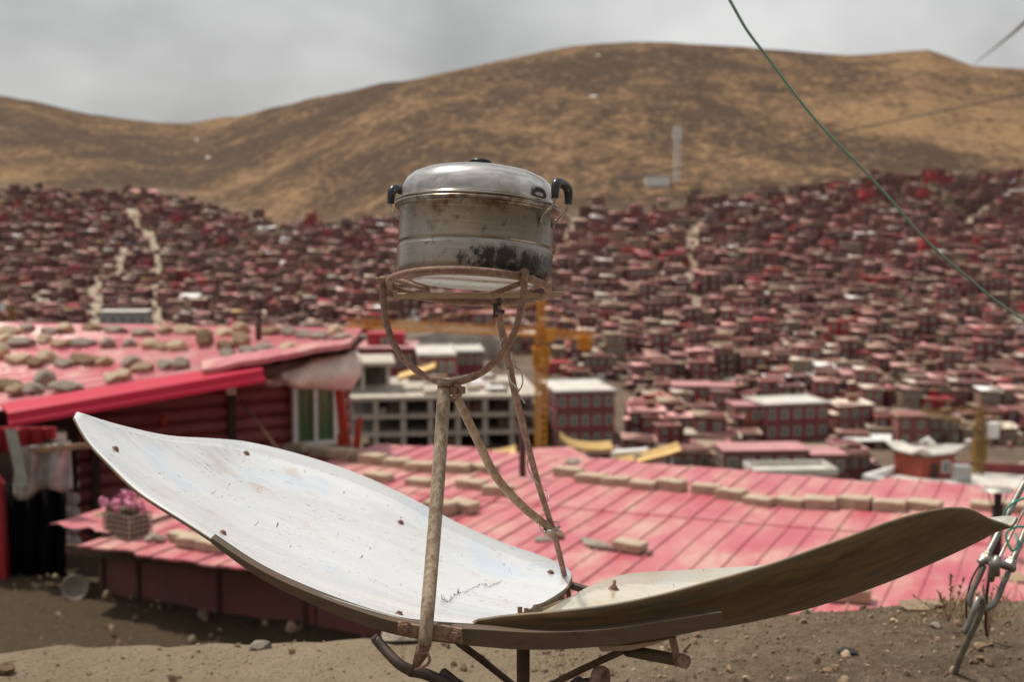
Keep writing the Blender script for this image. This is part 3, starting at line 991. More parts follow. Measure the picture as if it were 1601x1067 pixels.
# column, braces, wheel, side tube below the dish
cg = Vector((at(818, 1010, 2.35).x, 2.35, 0))
part('column', MB().tube([Vector((cg.x, 2.35, ground_z(cg.x, 2.35) - 0.02)), Vector((cg.x, 2.35, at(818, 1008, 2.35).z))], 0.0112, 14, 1), M['darkrail'], ck)
part('brace', MB().tube([at(717, 1006, 2.14), at(752, 1032, 2.2), at(812, 1080, 2.3)], 0.0058, 10, 1), M['darkiron'], ck)
part('brace', MB().tube([at(972, 1019, 2.14), at(905, 1050, 2.2), at(850, 1078, 2.3)], 0.0058, 10, 1), M['darkrail'], ck)
part('brace', MB().tube([at(692, 1052, 2.14), at(712, 1068, 2.15), at(740, 1085, 2.2)], 0.008, 10, 1), M['darkiron'], ck)
wd = px_plate([(935, 1012), (985, 1010), (1046, 1000), (1020, 1010), (985, 1018), (940, 1020)], 2.10, 0.01)
part('gusset', wd, M['strip'], ck)
sd = MB().tube([at(980, 1018, 2.16), at(1065, 1034, 2.10)], 0.0095, 14, 1)
part('cross_tube', sd, M['darkrail'], ck)
sp_ = px_plate([(1045, 998), (1057, 997), (1066, 1038), (1056, 1045)], 2.075, 0.005)
sp_.tube([at(1064, 1033, 2.08), at(1072, 1036, 2.07)], 0.0105, 14, 1).tube([at(1069, 1020, 2.07), at(1080, 1008, 2.06)], 0.0018, 8, 1)
part('side_plate', sp_, M['rust'], ck)
wh = MB()
wc = at(938, 1066, 2.10)
Mw = Matrix.Translation(wc) @ Matrix.Rotation(R(62), 4, 'Z') @ Matrix.Rotation(R(90), 4, 'X')
wh.lathe([(0.016, -0.008), (0.0215, -0.008), (0.0235, 0), (0.0215, 0.008), (0.016, 0.008), (0.016, -0.008)], 28, Mw)
wh.lathe([(0.0, -0.006), (0.006, -0.006), (0.006, 0.006), (0.0, 0.006)], 16, Mw)
for k in range(4):
    a = k * math.pi / 2 + 0.4
    wh.bar(Mw @ Vector((0.005 * math.cos(a), 0.005 * math.sin(a), 0)), Mw @ Vector((0.0165 * math.cos(a), 0.0165 * math.sin(a), 0)), 0.005, 0.004)
part('wheel', wh, M['rust'], ck)
part('wheel_fork', MB().tube([at(905, 1068, 2.12), at(938, 1066, 2.12)], 0.006, 10, 1).tube([at(880, 1085, 2.2), at(905, 1066, 2.12)], 0.008, 10, 1), M['darkiron'], ck)
cb = MB().bar(at(880, 912, 2.82), at(925, 926, 2.74), 0.014, 0.012)
part('cross_bar', cb, M['darkiron'], ck)
tb_ = MB()
for x, y, Y in ((813, 955, 2.30), (823, 957, 2.33)):
    tb_.box(at(x, y, Y), (0.008, 0.003, 0.011))
part('lug', tb_, M['rust'], ck)
# stand base on the ground, out of frame
bs = MB()
for k in range(3):
    a = k * 2 * math.pi / 3 + 0.5
    e = Vector((cg.x + 0.3 * math.cos(a), 2.35 + 0.3 * math.sin(a), 0))
    bs.tube([Vector((cg.x, 2.35, 0.12)), Vector((e.x, e.y, ground_z(e.x, e.y) + 0.012))], 0.012, 8, 1)
part('base', bs, M['darkrail'], ck)

# ------------------------------------------------------------------ steel pot
PB = at(740.5, 443, 2.525)
pot = empty('steamer_pot', PB, 'stained stainless steel pot with domed lid, standing in the rusty ring of the cooker', 'pot', rot=(R(-10.5), R(3.0), 0))
ORG.pop(pot)
def lpart(name, mb, mat, parent):
    return part(name, mb, mat, parent, local=True)
body = MB()
body.lathe([(0.108, 0.0), (0.122, 0.001), (0.1305, 0.005), (0.1355, 0.012), (0.1380, 0.022), (0.1386, 0.054),
            (0.1386, 0.0565), (0.1362, 0.058), (0.1355, 0.061), (0.1358, 0.0635), (0.1378, 0.065), (0.1382, 0.067), (0.1378, 0.125), (0.1390, 0.127), (0.1445, 0.1285),
            (0.1475, 0.130), (0.1480, 0.132), (0.1470, 0.1345), (0.140, 0.1350), (0.132, 0.134)], 96)
lpart('body', body, M['pot'], pot)
lpart('base', MB().lathe([(0, 0.003), (0.090, 0.003), (0.098, 0.0), (0.108, 0.0)], 96), M['potbase'], pot)
lid = MB()
lid.lathe([(0.134, 0.1345), (0.1445, 0.1355), (0.1465, 0.1372), (0.1465, 0.1395), (0.1440, 0.1415), (0.1388, 0.1425), (0.1372, 0.1445), (0.1368, 0.150), (0.1361, 0.160), (0.1338, 0.1705), (0.1285, 0.1805), (0.1185, 0.1892), (0.102, 0.1967), (0.080, 0.2020), (0.054, 0.2053), (0.028, 0.2067), (0, 0.207)], 96)
lid_o = lpart('lid', lid, M['lid'], pot)
kn = MB().lathe([(0.016, 0.2055), (0.0125, 0.2085), (0.0125, 0.212), (0.0195, 0.2165), (0.0205, 0.219), (0.0195, 0.2215), (0.012, 0.2205), (0, 0.2195)], 32)
lpart('knob', kn, M['blackplastic'], lid_o)
for ang in (-26, 154):
    Mh = Matrix.Rotation(R(ang), 4, 'Z')
    wr, gr = MB(), MB()
    for s in (-1, 1):
        y = s * 0.029
        wr.tube([Mh @ Vector(p) for p in ((0.133, y * 0.9, 0.100), (0.1375, y * 0.95, 0.107), (0.144, y * 1.1, 0.116), (0.158, y, 0.128), (0.163, y, 0.142), (0.163, y, 0.154))], 0.0021, 8, 4)
        wr.lathe([(0, 0), (0.004, 0.0), (0.003, 0.002), (0, 0.0025)], 12, Mh @ Matrix.Translation((0.1375, y * 0.92, 0.103)) @ Matrix.Rotation(R(90), 4, 'Y'))
    wr.tube([Mh @ Vector(p) for p in ((0.163, -0.029, 0.154), (0.1625, -0.022, 0.169), (0.1615, 0, 0.173), (0.1625, 0.022, 0.169), (0.163, 0.029, 0.154))], 0.0021, 6, 3)
    gr.tube([Mh @ Vector(p) for p in ((0.163, -0.029, 0.143), (0.163, -0.029, 0.156), (0.1625, -0.0265, 0.167), (0.162, -0.018, 0.1725), (0.1615, 0, 0.174), (0.162, 0.018, 0.1725), (0.1625, 0.0265, 0.167), (0.163, 0.029, 0.156), (0.163, 0.029, 0.143))],
            [0.0062, 0.0072, 0.0082, 0.0085, 0.0085, 0.0085, 0.0082, 0.0072, 0.0062], 14, 5)
    h = lpart('handle', wr, M['wire'], pot)
    lpart('grip', gr, M['blackplastic'], h)

# ------------------------------------------------------------------ red log house at the left
LH = empty('log_house', at(330, 800, 18.3), 'low maroon log house with a red tin roof weighted by rows of stones', 'house')
wa, wb = at(120, 700, 17.5), at(546, 700, 19.4)
wd_ = (wb - wa); wd_.z = 0
wl = wd_.length
wd_.normalize()
wn = Vector((wd_.y, -wd_.x, 0))
z0, z1 = at(300, 905, 18).z, at(300, 560, 18).z
lg = MB()
# backing wall and sides
def wbox(mb, s0, s1, za, zb, d0, d1, mi=0):
    p = [wa + wd_ * s + wn * d for (s, d) in ((s0, d0), (s1, d0), (s1, d1), (s0, d1))]
    mb.hexa([Vector((v.x, v.y, za)) for v in p] + [Vector((v.x, v.y, zb)) for v in p], mi)
zA, zB = EYE - 2.66, EYE - 2.27          # wall top follows the roof
def ztop(s): return zA + (zB - zA) * s / wl
pb = [wa + wd_ * s + wn * d for (s, d) in ((0.0, -0.05), (wl, -0.05), (wl, -1.2), (0.0, -1.2))]
lg.hexa([Vector((v.x, v.y, z0)) for v in pb] + [Vector((v.x, v.y, ztop(s))) for v, s in zip(pb, (0, wl, wl, 0))])
zz = z0 + 0.09
i = 0
rr = random.Random(11)
while zz < zB:
    j = rr.uniform(-0.012, 0.012)
    sA = max(-0.06, (zz + 0.06 - zA) / (zB - zA) * wl)
    if sA > wl * 0.9: break
    lg.tube([Vector(((wa + wd_ * s).x, (wa + wd_ * s).y, zz + rr.uniform(-.006, .006))) + wn * j for s in (sA, sA + (wl - sA) * 0.33, sA + (wl - sA) * 0.66, wl)], 0.098, 12, 3)
    zz += 0.183
    i += 1
part('log_wall', lg, M['log'], LH)
le = MB()
zz = z0 + 0.09
while zz < zA - 0.08:
    le.lathe([(0, 0.0), (0.085, 0.0), (0.092, -0.02), (0.092, -0.12)], 14, Matrix.Translation(Vector((wa.x, wa.y, zz)) + wn * 0.15 - wd_ * 0.10) @ wn.to_track_quat('Z', 'Y').to_matrix().to_4x4())
    zz += 0.183
part('log_end', le, M['logend'], LH)
for s in (0.115, 1.98):
    pm = MB()
    wbox(pm, s - 0.05 if s > 1 else s + 0.02, s + 0.05 if s > 1 else s + 0.13, z0, ztop(s) - 0.02, 0.04, 0.13)
    part('post', pm, M['darkwood'], LH)
# window
ws0, ws1 = 1.93 + 0.62, 1.93 + 1.22
def wall_s(px):
    # distance along the wall of the pixel column
    k = (px - 800.5) / F
    # solve (wa.x + s dx) = k (wa.y + s dy)
    return (k * wa.y - wa.x) / (wd_.x - k * wd_.y)
ws0, ws1 = wall_s(446), wall_s(519)
wz1, wz0 = at(480, 598, 19.0).z, at(480, 697, 19.0).z
wf = MB()
fw = 0.07
wbox(wf, ws0, ws0 + fw, wz0, wz1, 0.10, 0.20)
wbox(wf, ws1 - fw * 1.3, ws1, wz0, wz1, 0.10, 0.20)
wbox(wf, ws0 + fw, ws1 - fw * 1.3, wz0, wz0 + fw, 0.10, 0.20)
wbox(wf, ws0 + fw, ws1 - fw * 1.3, wz1 - fw, wz1, 0.10, 0.20)
mid = (ws0 + ws1) / 2 - 0.01
wbox(wf, mid - 0.03, mid + 0.03, wz0 + fw, wz1 - fw, 0.105, 0.195)
win = part('window', wf, M['whiteframe'], LH)
pn = MB()
wbox(pn, ws0 + fw, mid - 0.03, wz0 + fw, wz1 - fw, 0.12, 0.14)
part('pane', pn, M['greenpane'], win)
pn = MB()
wbox(pn, mid + 0.03, ws1 - fw * 1.3, wz0 + fw, wz1 - fw, 0.12, 0.14)
part('pane', pn, M['greenpane'], win)
gb = MB()
for k in range(7):
    s = ws0 + fw + (ws1 - ws0 - fw * 2.3) * (k + 0.7) / 7.4
    wbox(gb, s - 0.006, s + 0.006, wz0 + fw, wz1 - fw, 0.15, 0.162)
part('window_grille', gb, M['wire'], win)
# roof: sheets with ribs parallel to the red verge board
NL, NR = at(-120, 664, 15.2), at(549, 541, 17.6)
FL, FR = at(-120, 505, 21.5), at(566, 516, 21.5)
def roof_pt(s, t, up=0.0):
    return NL.lerp(NR, s).lerp(FL.lerp(FR, s), t) + Vector((0, 0, up))
def solve_roof(px, py):
    lo = None
    for i in range(0, 81):
        for j in range(0, 61):
            p = roof_pt(i / 80, j / 60)
            x, y = proj(p)
            d = (x - px) ** 2 + ((y - py) * 2) ** 2
            if lo is None or d < lo[0]:
                lo = (d, i / 80, j / 60)
    return roof_pt(lo[1], lo[2]), lo[1], lo[2]
rm = MB()
rowsr = []
nr = 15
tt = []
for k in range(nr):
    t0 = k / nr
    for a, h in ((0.0, 0), (0.60, 0), (0.72, 0.036), (0.80, 0.036), (0.92, 0)):
        tt.append((t0 + a / nr, h))
tt.append((1.0, 0))
rr = random.Random(2)
for (t, h) in tt:
    rowsr.append([roof_pt(s / 24, t, h + 0.012 * noise.noise(Vector((s * 0.3, t * 8, 1)))) for s in range(25)])
rm.grid(rowsr, 0, False)
rm.grid([[v - Vector((0, 0, 0.03)) for v in r] for r in (rowsr[0], rowsr[-1])], 0, False)
roof = part('roof', rm, M['tin2'], LH)
# red verge board along the near edge, in front of the lower half
vb = MB()
va, vbp = at(8, 642, 15.35), at(406, 574, 17.0)
def strip(mb, a, b, prof):
    d = (b - a).normalized()
    n = Vector((d.y, -d.x, 0)).normalized()
    ra = [a + n * x + Vector((0, 0, z)) for x, z in prof]
    rb = [b + n * x + Vector((0, 0, z)) for x, z in prof]
    mb.grid([ra, rb], 0, False)
    mb.add(ra, [tuple(range(len(ra)))]); mb.add(rb, [tuple(reversed(range(len(rb))))])
strip(vb, va, vbp, [(-0.20, 0.045), (0.06, 0.0), (0.11, -0.02), (0.125, -0.10), (0.165, -0.115), (0.17, -0.165), (0.10, -0.17), (0.09, -0.04), (-0.20, 0.02), (-0.20, 0.045)])
part('verge_board', vb, M['fascia'], LH)
# upper loose sheet over the right half
us = MB()
r2 = []
for j in range(9):
    t = j / 8 * 0.16
    r2.append([roof_pt(0.62 + 0.38 * s / 12, t - 0.012, 0.05 + (0.03 if j % 2 else 0) + 0.02 * noise.noise(Vector((s * .5, j, 4)))) for s in range(13)])
us.grid(r2, 0, False)
us.grid([[v for v in r2[0]], [v - Vector((0, 0, 0.06)) for v in r2[0]]], 0, False)
part('loose_sheet', us, M['tin'], LH)
# rafters and dark underside at the right end
rf = MB()
rf.bar(at(412, 582, 17.2), at(545, 553, 18.0), 0.10, 0.10)
for (px, py) in ((430, 584), (470, 573), (505, 563)):
    p = at(px, py, 17.6)
    rf.bar(p, p + Vector((-0.1, 1.2, 0.1)), 0.10, 0.10)
part('eave_beam', rf, M['darkwood'], LH)
# dusty tarp slung under the eave
tp = MB()
top = catmull([at(*p) for p in ((404, 588, 17.5), (430, 586, 17.5), (438, 578, 17.4), (470, 570, 17.5), (510, 560, 17.6), (545, 552, 17.8), (560, 556, 18.0))], 5)
bot = catmull([at(*p) for p in ((408, 600, 17.6), (430, 603, 17.5), (445, 602, 17.4), (482, 608, 17.4), (520, 611, 17.5), (548, 604, 17.7), (557, 590, 17.9))], 5)
rws = []
for j in range(9):
    v = j / 8
    rws.append([a.lerp(b, v) + wn * (0.16 * math.sin(v * 3.1) + 0.05 * math.sin(i * 0.9 + v * 4) + 0.04 * noise.noise(Vector((i * .4, v * 3, 0)))) + Vector((0, 0, -0.02 * math.sin(i * 0.6))) for i, (a, b) in enumerate(zip(top, bot))])
tp.grid(rws)
tarp = solo('tarp', tp, M['tarp'], 'dusty grey tarp slung under the eave above the green window', 'tarp')
tarp.modifiers.new('thickness', 'SOLIDIFY').thickness = 0.012
# chimney pipe on the house
pc, _, _ = solve_roof(405, 535)
part('stovepipe', MB().tube([pc - Vector((0, 0, 0.1)), pc + Vector((0, 0, 0.38))], 0.045, 12, 1).tube([pc + Vector((0, 0, 0.36)), pc + Vector((0, 0, 0.42))], 0.06, 12, 1), M['brownmetal'], LH)
# ornament and small bits on the wall
orn = MB().lathe([(0, -0.09), (0.03, -0.085), (0.05, -0.03), (0.055, 0.02), (0.03, 0.07), (0, 0.08)], 12, Matrix.Translation(at(254, 658, 17.75)))
on = solo('lantern', orn, M['orangered'], 'small red paper lantern hanging on the maroon log wall', 'lantern')
sb = MB().box(at(361, 612, 17.9), (0.11, 0.05, 0.09))
part('junction_box', sb, M['whiteframe'], LH)
bs_ = MB().tube([at(376, 625, 17.7), at(435, 704, 16.9)], 0.018, 8, 1)
solo('bamboo_stick', bs_, M['wood'], 'thin brown stick leaning against the log wall left of the window', 'stick')
for (q, lab, mt, nm) in (([(523, 610), (534, 609), (546, 692), (532, 698)], 'tall red plank upright beside the green window', 'orangered', 'plank'),
                     ([(558, 655), (565, 653), (562, 703), (550, 704)], 'short orange-topped red plank leaning beyond the window', 'orangered', 'plank'),
                     ([(527, 680), (533, 680), (537, 700), (528, 700)], 'stubby orange stake at the foot of the tall red plank', 'orangered', 'stake')):
    solo(nm, px_plate(q, 18.3, 0.08), M[mt], lab, nm)

# porch at the left with black curtain
pr = MB()
pr.hexa([at(-260, 955, 14.25), at(104, 940, 14.25), at(104, 930, 16.2), at(-260, 940, 16.2), at(-260, 672, 14.25), at(104, 690, 14.25), at(104, 670, 16.2), at(-260, 650, 16.2)])
PH = empty('porch', at(40, 935, 14.05), 'dark porch with a black door curtain at the left end of the log house', 'porch')
pr.hexa([at(-260, 770, 16.7), at(122, 770, 16.7), at(122, 770, 16.9), at(-260, 770, 16.9), at(-260, 648, 16.7), at(122, 640, 16.7), at(122, 640, 16.9), at(-260, 648, 16.9)])
part('porch_wall', pr, M['darkwood'], PH)
cu = MB()
ct = [at(x, 752 + 8 * math.sin(x * 0.05), 13.95 + 0.05 * math.sin(x * 0.23)) for x in range(-60, 106, 6)]
cb_ = [at(x, 944 + 3 * math.sin(x * 0.11), 13.95 + 0.07 * math.sin(x * 0.23 + 0.4)) for x in range(-60, 106, 6)]
cu.grid([ct, [a.lerp(b, .5) for a, b in zip(ct, cb_)], cb_])
o = part('door_curtain', cu, M['black'], PH)
o.modifiers.new('thickness', 'SOLIDIFY').thickness = 0.02
pj = px_plate([(-40, 700), (2, 760), (10, 945), (-40, 950)], 13.75, 0.12)
part('door_jamb', pj, M['redcloth'], PH)
rc = MB()
rws = []
for j in range(5):
    v = j / 4
    rws.append([at(x, 668 + v * (28 + 12 * math.cos(x * 0.03)), 13.85 + 0.06 * math.sin(x * 0.3) + 0.05 * v) for x in range(-40, 90, 6)])
rc.grid(rws)
o = part('valance', rc, M['redcloth'], PH)
o.modifiers.new('thickness', 'SOLIDIFY').thickness = 0.015
ps = MB()
rws = []
for j in range(9):
    v = j / 8
    rws.append([at(22 + (x * 1.0) * (88 + 4 * v), 700 - 10 * x + v * (80 - 8 * x + 6 * math.sin(x * 9)), 13.80 + 0.07 * math.sin(x * 14 + v * 2)) for x in [k / 14 for k in range(15)]])
ps.grid(rws)
o = part('plastic_sheet', ps, M['plastic'], PH)
o.modifiers.new('thickness', 'SOLIDIFY').thickness = 0.01
part('post', MB().hexa([at(28, 762, 13.60), at(45, 760, 13.60), at(45, 760, 13.70), at(28, 762, 13.70), at(8, 672, 13.60), at(26, 671, 13.60), at(26, 671, 13.70), at(8, 672, 13.70)]), M['greenpost'], PH)
part('porch_frame', MB().bar(at(45, 705, 13.75), at(142, 697, 13.75), 0.04, 0.05).bar(at(86, 700, 13.77), at(88, 750, 13.77), 0.05, 0.03).bar(at(40, 740, 13.77), at(60, 700, 13.77), 0.04, 0.03), M['wood'], PH)
part('threshold', px_plate([(24, 930), (34, 945), (92, 938), (94, 930), (92, 926), (34, 938)], 13.65, 0.1), M['wood'], PH)
ba = MB()
Mb = Matrix.Translation(at(118, 921, 13.05)) @ Matrix.Rotation(R(24), 4, 'Y') @ Matrix.Rotation(R(58), 4, 'X')
ba.lathe([(0, 0.0), (0.07, 0.0), (0.115, 0.05), (0.125, 0.052), (0.122, 0.045), (0.072, -0.008), (0, -0.008)], 28, Mb)
solo('basin', ba, M['basin'], 'dusty round basin leaning beside the black door curtain', 'basin')

# ------------------------------------------------------------------ big pink tin roof below the ledge
RA = R(21.6)
RZ = EYE - 3.3
rp0 = atz(480, 696, RZ)
RS = -0.0135
RH = empty('tin_roofed_shed', rp0, 'wide low shed roofed with faded pink tin sheets held down by mud bricks', 'shed', rot=(0, 0, -RA))
ORG.pop(RH)
hd = Vector((math.sin(RA), math.cos(RA), 0)); wv = Vector((math.cos(RA), -math.sin(RA), 0))
def r_local(p):
    d = p - rp0
    return Vector((d.dot(wv), d.dot(hd), p.z - rp0.z))
def on_roof(px, py):
    """point of the sloping roof plane seen at this pixel"""
    z = RZ
    for _ in range(6):
        p = atz(px, py, z)
        z = RZ + RS * r_local(p).y
    return atz(px, py, z)
cl_ = r_local(on_roof(122, 853))
vx0, vx1, un, uf = cl_.x, 10.5, cl_.y, 0.35
xs_ = []
k = 0
x = vx0
while x < vx1:
    big = (k % 3 == 2)
    xs_ += [(x, 0), (x + 0.135, 0), (x + 0.142, 0.014 if not big else 0.019), (x + 0.158, 0.014 if not big else 0.019), (x + 0.165, 0)]
    x += 0.235 + (0.012 if big else 0)
    k += 1
us_ = sorted([un + (uf - un) * i / 22 for i in range(23)] + [-2.45, -2.44])
rw = []
rj = random.Random(9)
jag = {}
for i, u in enumerate(us_):
    row = []
    for j, (x, h) in enumerate(xs_):
        g = j // 15
        if g not in jag: jag[g] = (rj.uniform(-0.13, 0.13), rj.uniform(-0.16, 0.22))
        uu = u
        if i == 0: uu += jag[g][0] + 0.02 * math.sin(j * 1.3)
        if i == len(us_) - 1: uu += jag[g][1]
        row.append(Vector((x, uu, RS * u + (0.018 if u > -2.445 else 0.0) + h + 0.016 * noise.noise(Vector((x * 0.9, u * 0.8, 2))) + 0.006 * math.sin(j * 0.8) * (1 if i < 3 else 0.4))))
    rw.append(row)
rmesh = MB().grid(rw, 0, False)
rmesh.grid([[v - Vector((0, 0, 0.02)) for v in rw[0]], rw[0]], 0, False)
tinroof = lpart('roof', rmesh, M['tin'], RH)
# short upper-left sheet with bent corner
sh = MB()
r2 = []
t0_, t1_ = r_local(on_roof(76, 829)), r_local(on_roof(178, 842))
for i in range(10):
    row = []
    for j in range(13):
        x = t0_.x + (t1_.x - t0_.x) * j / 12
        u = t0_.y + (t1_.y - t0_.y) * j / 12 + i * 0.27
        if i == 0: u += 0.05 * math.sin(j * 1.1)
        row.append(Vector((x, u, RS * u + 0.05 + (0.012 if j % 3 == 1 else 0))))
    r2.append(row)
sh.grid(r2, 0, False)
lpart('overlap_sheet', sh, M['tin'], RH)
wl_ = MB()
for (x0, x1, y, zt) in ((vx0 - 0.12, 3.1, un + 0.42, -0.05), (3.1, 10.2, un + 0.42, -0.05)):
    zb = GT - RZ - 0.3
    wl_.box(((x0 + x1) / 2, y + 0.06, (zt + zb) / 2), (x1 - x0 - 0.02, 0.12, zt - zb))
wl_.box((vx0 - 0.06, un / 2 + 0.4, -0.7), (0.12, -un - 1.2, 1.3))
lpart('wall', wl_, M['maroonboard'], RH)
for x in (vx0 - 0.05, 1.22, 2.1, 3.0):
    lpart('wall_batten', MB().box((x, un + 0.40, -0.5), (0.03, 0.03, 0.9)), M['darkwood'], RH)
lpart('eave_board', MB().box((5.4, un + 0.3, -0.06), (9.8, 0.05, 0.09)), M['darkwood'], RH)

def brick_mesh(seed, L=0.315, W=0.19, H=0.105):
    bm = bmesh.new()
    bmesh.ops.create_cube(bm, size=1)
    for v in bm.verts:
        v.co.x *= L; v.co.y *= W; v.co.z *= H
    bmesh.ops.bevel(bm, geom=list(bm.edges), offset=0.010, segments=1, affect='EDGES')
    bmesh.ops.subdivide_edges(bm, edges=[e for e in bm.edges if e.calc_length() > 0.08], cuts=3, use_grid_fill=True)
    for v in bm.verts:
        v.co += Vector((noise.noise(v.co * 9 + Vector((seed, 0, 0))), noise.noise(v.co * 9 + Vector((0, seed, 5))), noise.noise(v.co * 8 + Vector((3, 0, seed))))) * 0.011
        v.co.z += H / 2
    me = bpy.data.meshes.new('mud_brick')
    bm.to_mesh(me); bm.free()
    me.materials.append(M['brick'])
    return me
BR = [brick_mesh(i * 3.3 + 1) for i in range(5)]
bricks = [
 (463, 708, 'mud brick under the left corner of the green window'), (506, 713, 'mud brick in front of the green window, right of its corner'),
 (535, 719, 'mud brick at the foot of the tall red plank'), (583, 727, 'mud brick just right of the leaning orange-topped plank'),
 (622, 732, 'mud brick left of the brick nearest the pale pole'), (657, 739, 'mud brick immediately left of the pale pole top row'),
 (714, 741, 'mud brick immediately right of the pale pole top row'), (758, 740, 'mud brick between the pole and the bent strut'),
 (592, 756, 'lone mud brick below the top row, left of the pole'), (657, 763, 'lone mud brick touching the pole one row down'),
 (738, 766, 'mud brick below the top row beside the bent strut'), (778, 776, 'mud brick right behind the bend of the strut'),
 (690, 804, 'flat mud brick at the rim of the left reflector wing'), (724, 802, 'mud brick standing off the rim of the left reflector wing'),
 (889, 747, 'mud brick with grey rubble at the left end of the right-hand row'), (924, 757, 'second mud brick from the rubble-topped end of the row'),
 (962, 761, 'third mud brick from the rubble-topped end of the row'), (1006, 767, 'mud brick left of the one before the gap in the row'),
 (1050, 769, 'last mud brick before the gap in the long row'), (1104, 774, 'first mud brick right of the gap in the long row'),
 (1143, 784, 'second mud brick right of the gap in the long row'), (1186, 793, 'mud brick set lower in the row below the white long house'),
 (1235, 795, 'mud brick right of the lower-set one below the white long house'), (1282, 797, 'mud brick below the right end of the white long house'),
 (1337, 797, 'mud brick below the white roof terrace left corner'), (1390, 801, 'mud brick partly behind the top edge of the brown wing'),
 (1445, 800, 'mud brick mostly hidden behind the brown wing crest'), (1540, 800, 'mud brick left of the sooty chimney on the pink roof'),
 (1584, 803, 'mud brick right of the sooty chimney on the pink roof'), (985, 863, 'mud brick alone mid-roof on a dark board'),
 (1328, 940, 'mud brick showing just below the brown wing'), (300, 856, 'mud brick among the little pile beside the flower crate'),
 (283, 848, 'mud brick leaning at the back of the little pile by the crate'), (330, 862, 'mud brick at the dish side of the little pile by the crate')]
rb_ = random.Random(4)
for i, (px, py, lab) in enumerate(bricks):
    p = on_roof(px, py)
    o = bpy.data.objects.new('mud_brick', BR[i % 5])
    COL.objects.link(o)
    o.location = p + Vector((0, 0, 0.012))
    o.rotation_euler = (R(rb_.uniform(-2, 2)), R(rb_.uniform(-2, 2)), -RA + R(rb_.uniform(-14, 10)))
    sc_ = rb_.uniform(0.92, 1.08) * (0.82 if 270 < px < 340 else 1.0)
    o.scale = (sc_, sc_ * rb_.uniform(.9, 1.1), sc_ * rb_.uniform(.9, 1.15))
    tag(o, lab, 'brick', 'mud bricks weighing down the pink tin roof')
for (px, py, s, mt, lab, k) in ((563, 719, (0.15, 0.11, 0.10), 'stone_brown', 'brown stone wedged beside the red planks on the pink roof', 1),
                               (897, 738, (0.13, 0.10, 0.07), 'stone_grey', 'grey rubble stone lying on the end brick of the row', 2),
                               (868, 838, (0.14, 0.10, 0.08), 'stone_brown', 'brown stone behind the wired joint of the struts', 3),
                               (848, 845, (0.10, 0.08, 0.05), 'stone_grey', 'grey stone left of the brown one behind the wired joint', 4),
                               (243, 845, (0.09, 0.09, 0.09), 'stone_grey', 'round grey stone between the flower crate and the brick pile', 5),
                               (157, 812, (0.10, 0.09, 0.10), 'stone_tan', 'pale stone half hidden behind the flower crate', 6),
                               (1590, 905, (0.16, 0.12, 0.05), 'stone_tan', 'tan stone on the pink roof behind the steel anchor', 7)):
    p = on_roof(px, py + s[2] * 40)
    z = p.z + s[2] * 0.45 + (0.12 if px == 897 else 0.0)
    place_stone('stone', Vector((p.x, p.y, z)), s, M[mt], lab, 'stone', 'loose stones on the pink tin roof', k, px * 0.1)
bd = MB().bar(on_roof(925, 858) + Vector((0, 0, 0.012)), on_roof(1018, 869) + Vector((0, 0, 0.012)), 0.10, 0.02)
solo('board', bd, M['darkwood'], 'dark board lying under the lone mid-roof brick', 'board')
pt = MB()
pc_ = [on_roof(x, y) + Vector((0, 0, 0.022)) for x, y in ((905, 842), (940, 850), (958, 858), (915, 856))]
pt.hexa([p - Vector((0, 0, 0.004)) for p in pc_] + pc_)
solo('roof_patch', pt, M['stone_grey'], 'grey torn felt patch left of the lone mid-roof brick', 'felt patch')
# chimney with cap
cp = on_roof(1557, 872)
CH = empty('chimney', cp, 'sooty black chimney pipe with a pale cap on the pink roof', 'chimney')
zt = at(1557, 785, cp.y).z
part('pipe', MB().tube([cp - Vector((0, 0, 0.1)), Vector((cp.x, cp.y, zt - 0.04))], 0.05, 14, 1).tube([Vector((cp.x, cp.y, zt - 0.05)), Vector((cp.x, cp.y, zt + 0.10))], 0.035, 14, 1), M['blackmetal'], CH)
zc = at(1557, 764, cp.y).z
part('cap', MB().lathe([(0.14, 0.0), (0.135, 0.008), (0.06, 0.03), (0, 0.04)], 20, Matrix.Translation((cp.x, cp.y, zc - 0.02))).lathe([(0, 0.012), (0.13, 0.0), (0.14, 0.0)], 20, Matrix.Translation((cp.x, cp.y, zc - 0.02))), M['cap'], CH)
st_ = MB()
for a in (0.3, 2.4, 4.5):
    d = Vector((math.cos(a), math.sin(a), 0))
    st_.tube([Vector((cp.x, cp.y, zt - 0.06)) + d * 0.05, Vector((cp.x, cp.y, zc - 0.02)) + d * 0.11], 0.006, 6, 1)
part('cap_stay', st_, M['blackmetal'], CH)
p2 = on_roof(817, 748)
solo('vent_pipe', MB().tube([p2 - Vector((0, 0, 0.1)), Vector((p2.x, p2.y, at(817, 648, p2.y).z))], 0.04, 12, 1).tube([Vector((p2.x, p2.y, at(817, 652, p2.y).z)), Vector((p2.x, p2.y, at(817, 646, p2.y).z))], 0.05, 12, 1), M['brownmetal'], 'slim brown vent pipe rising from the pink roof behind the long rod', 'pipe')

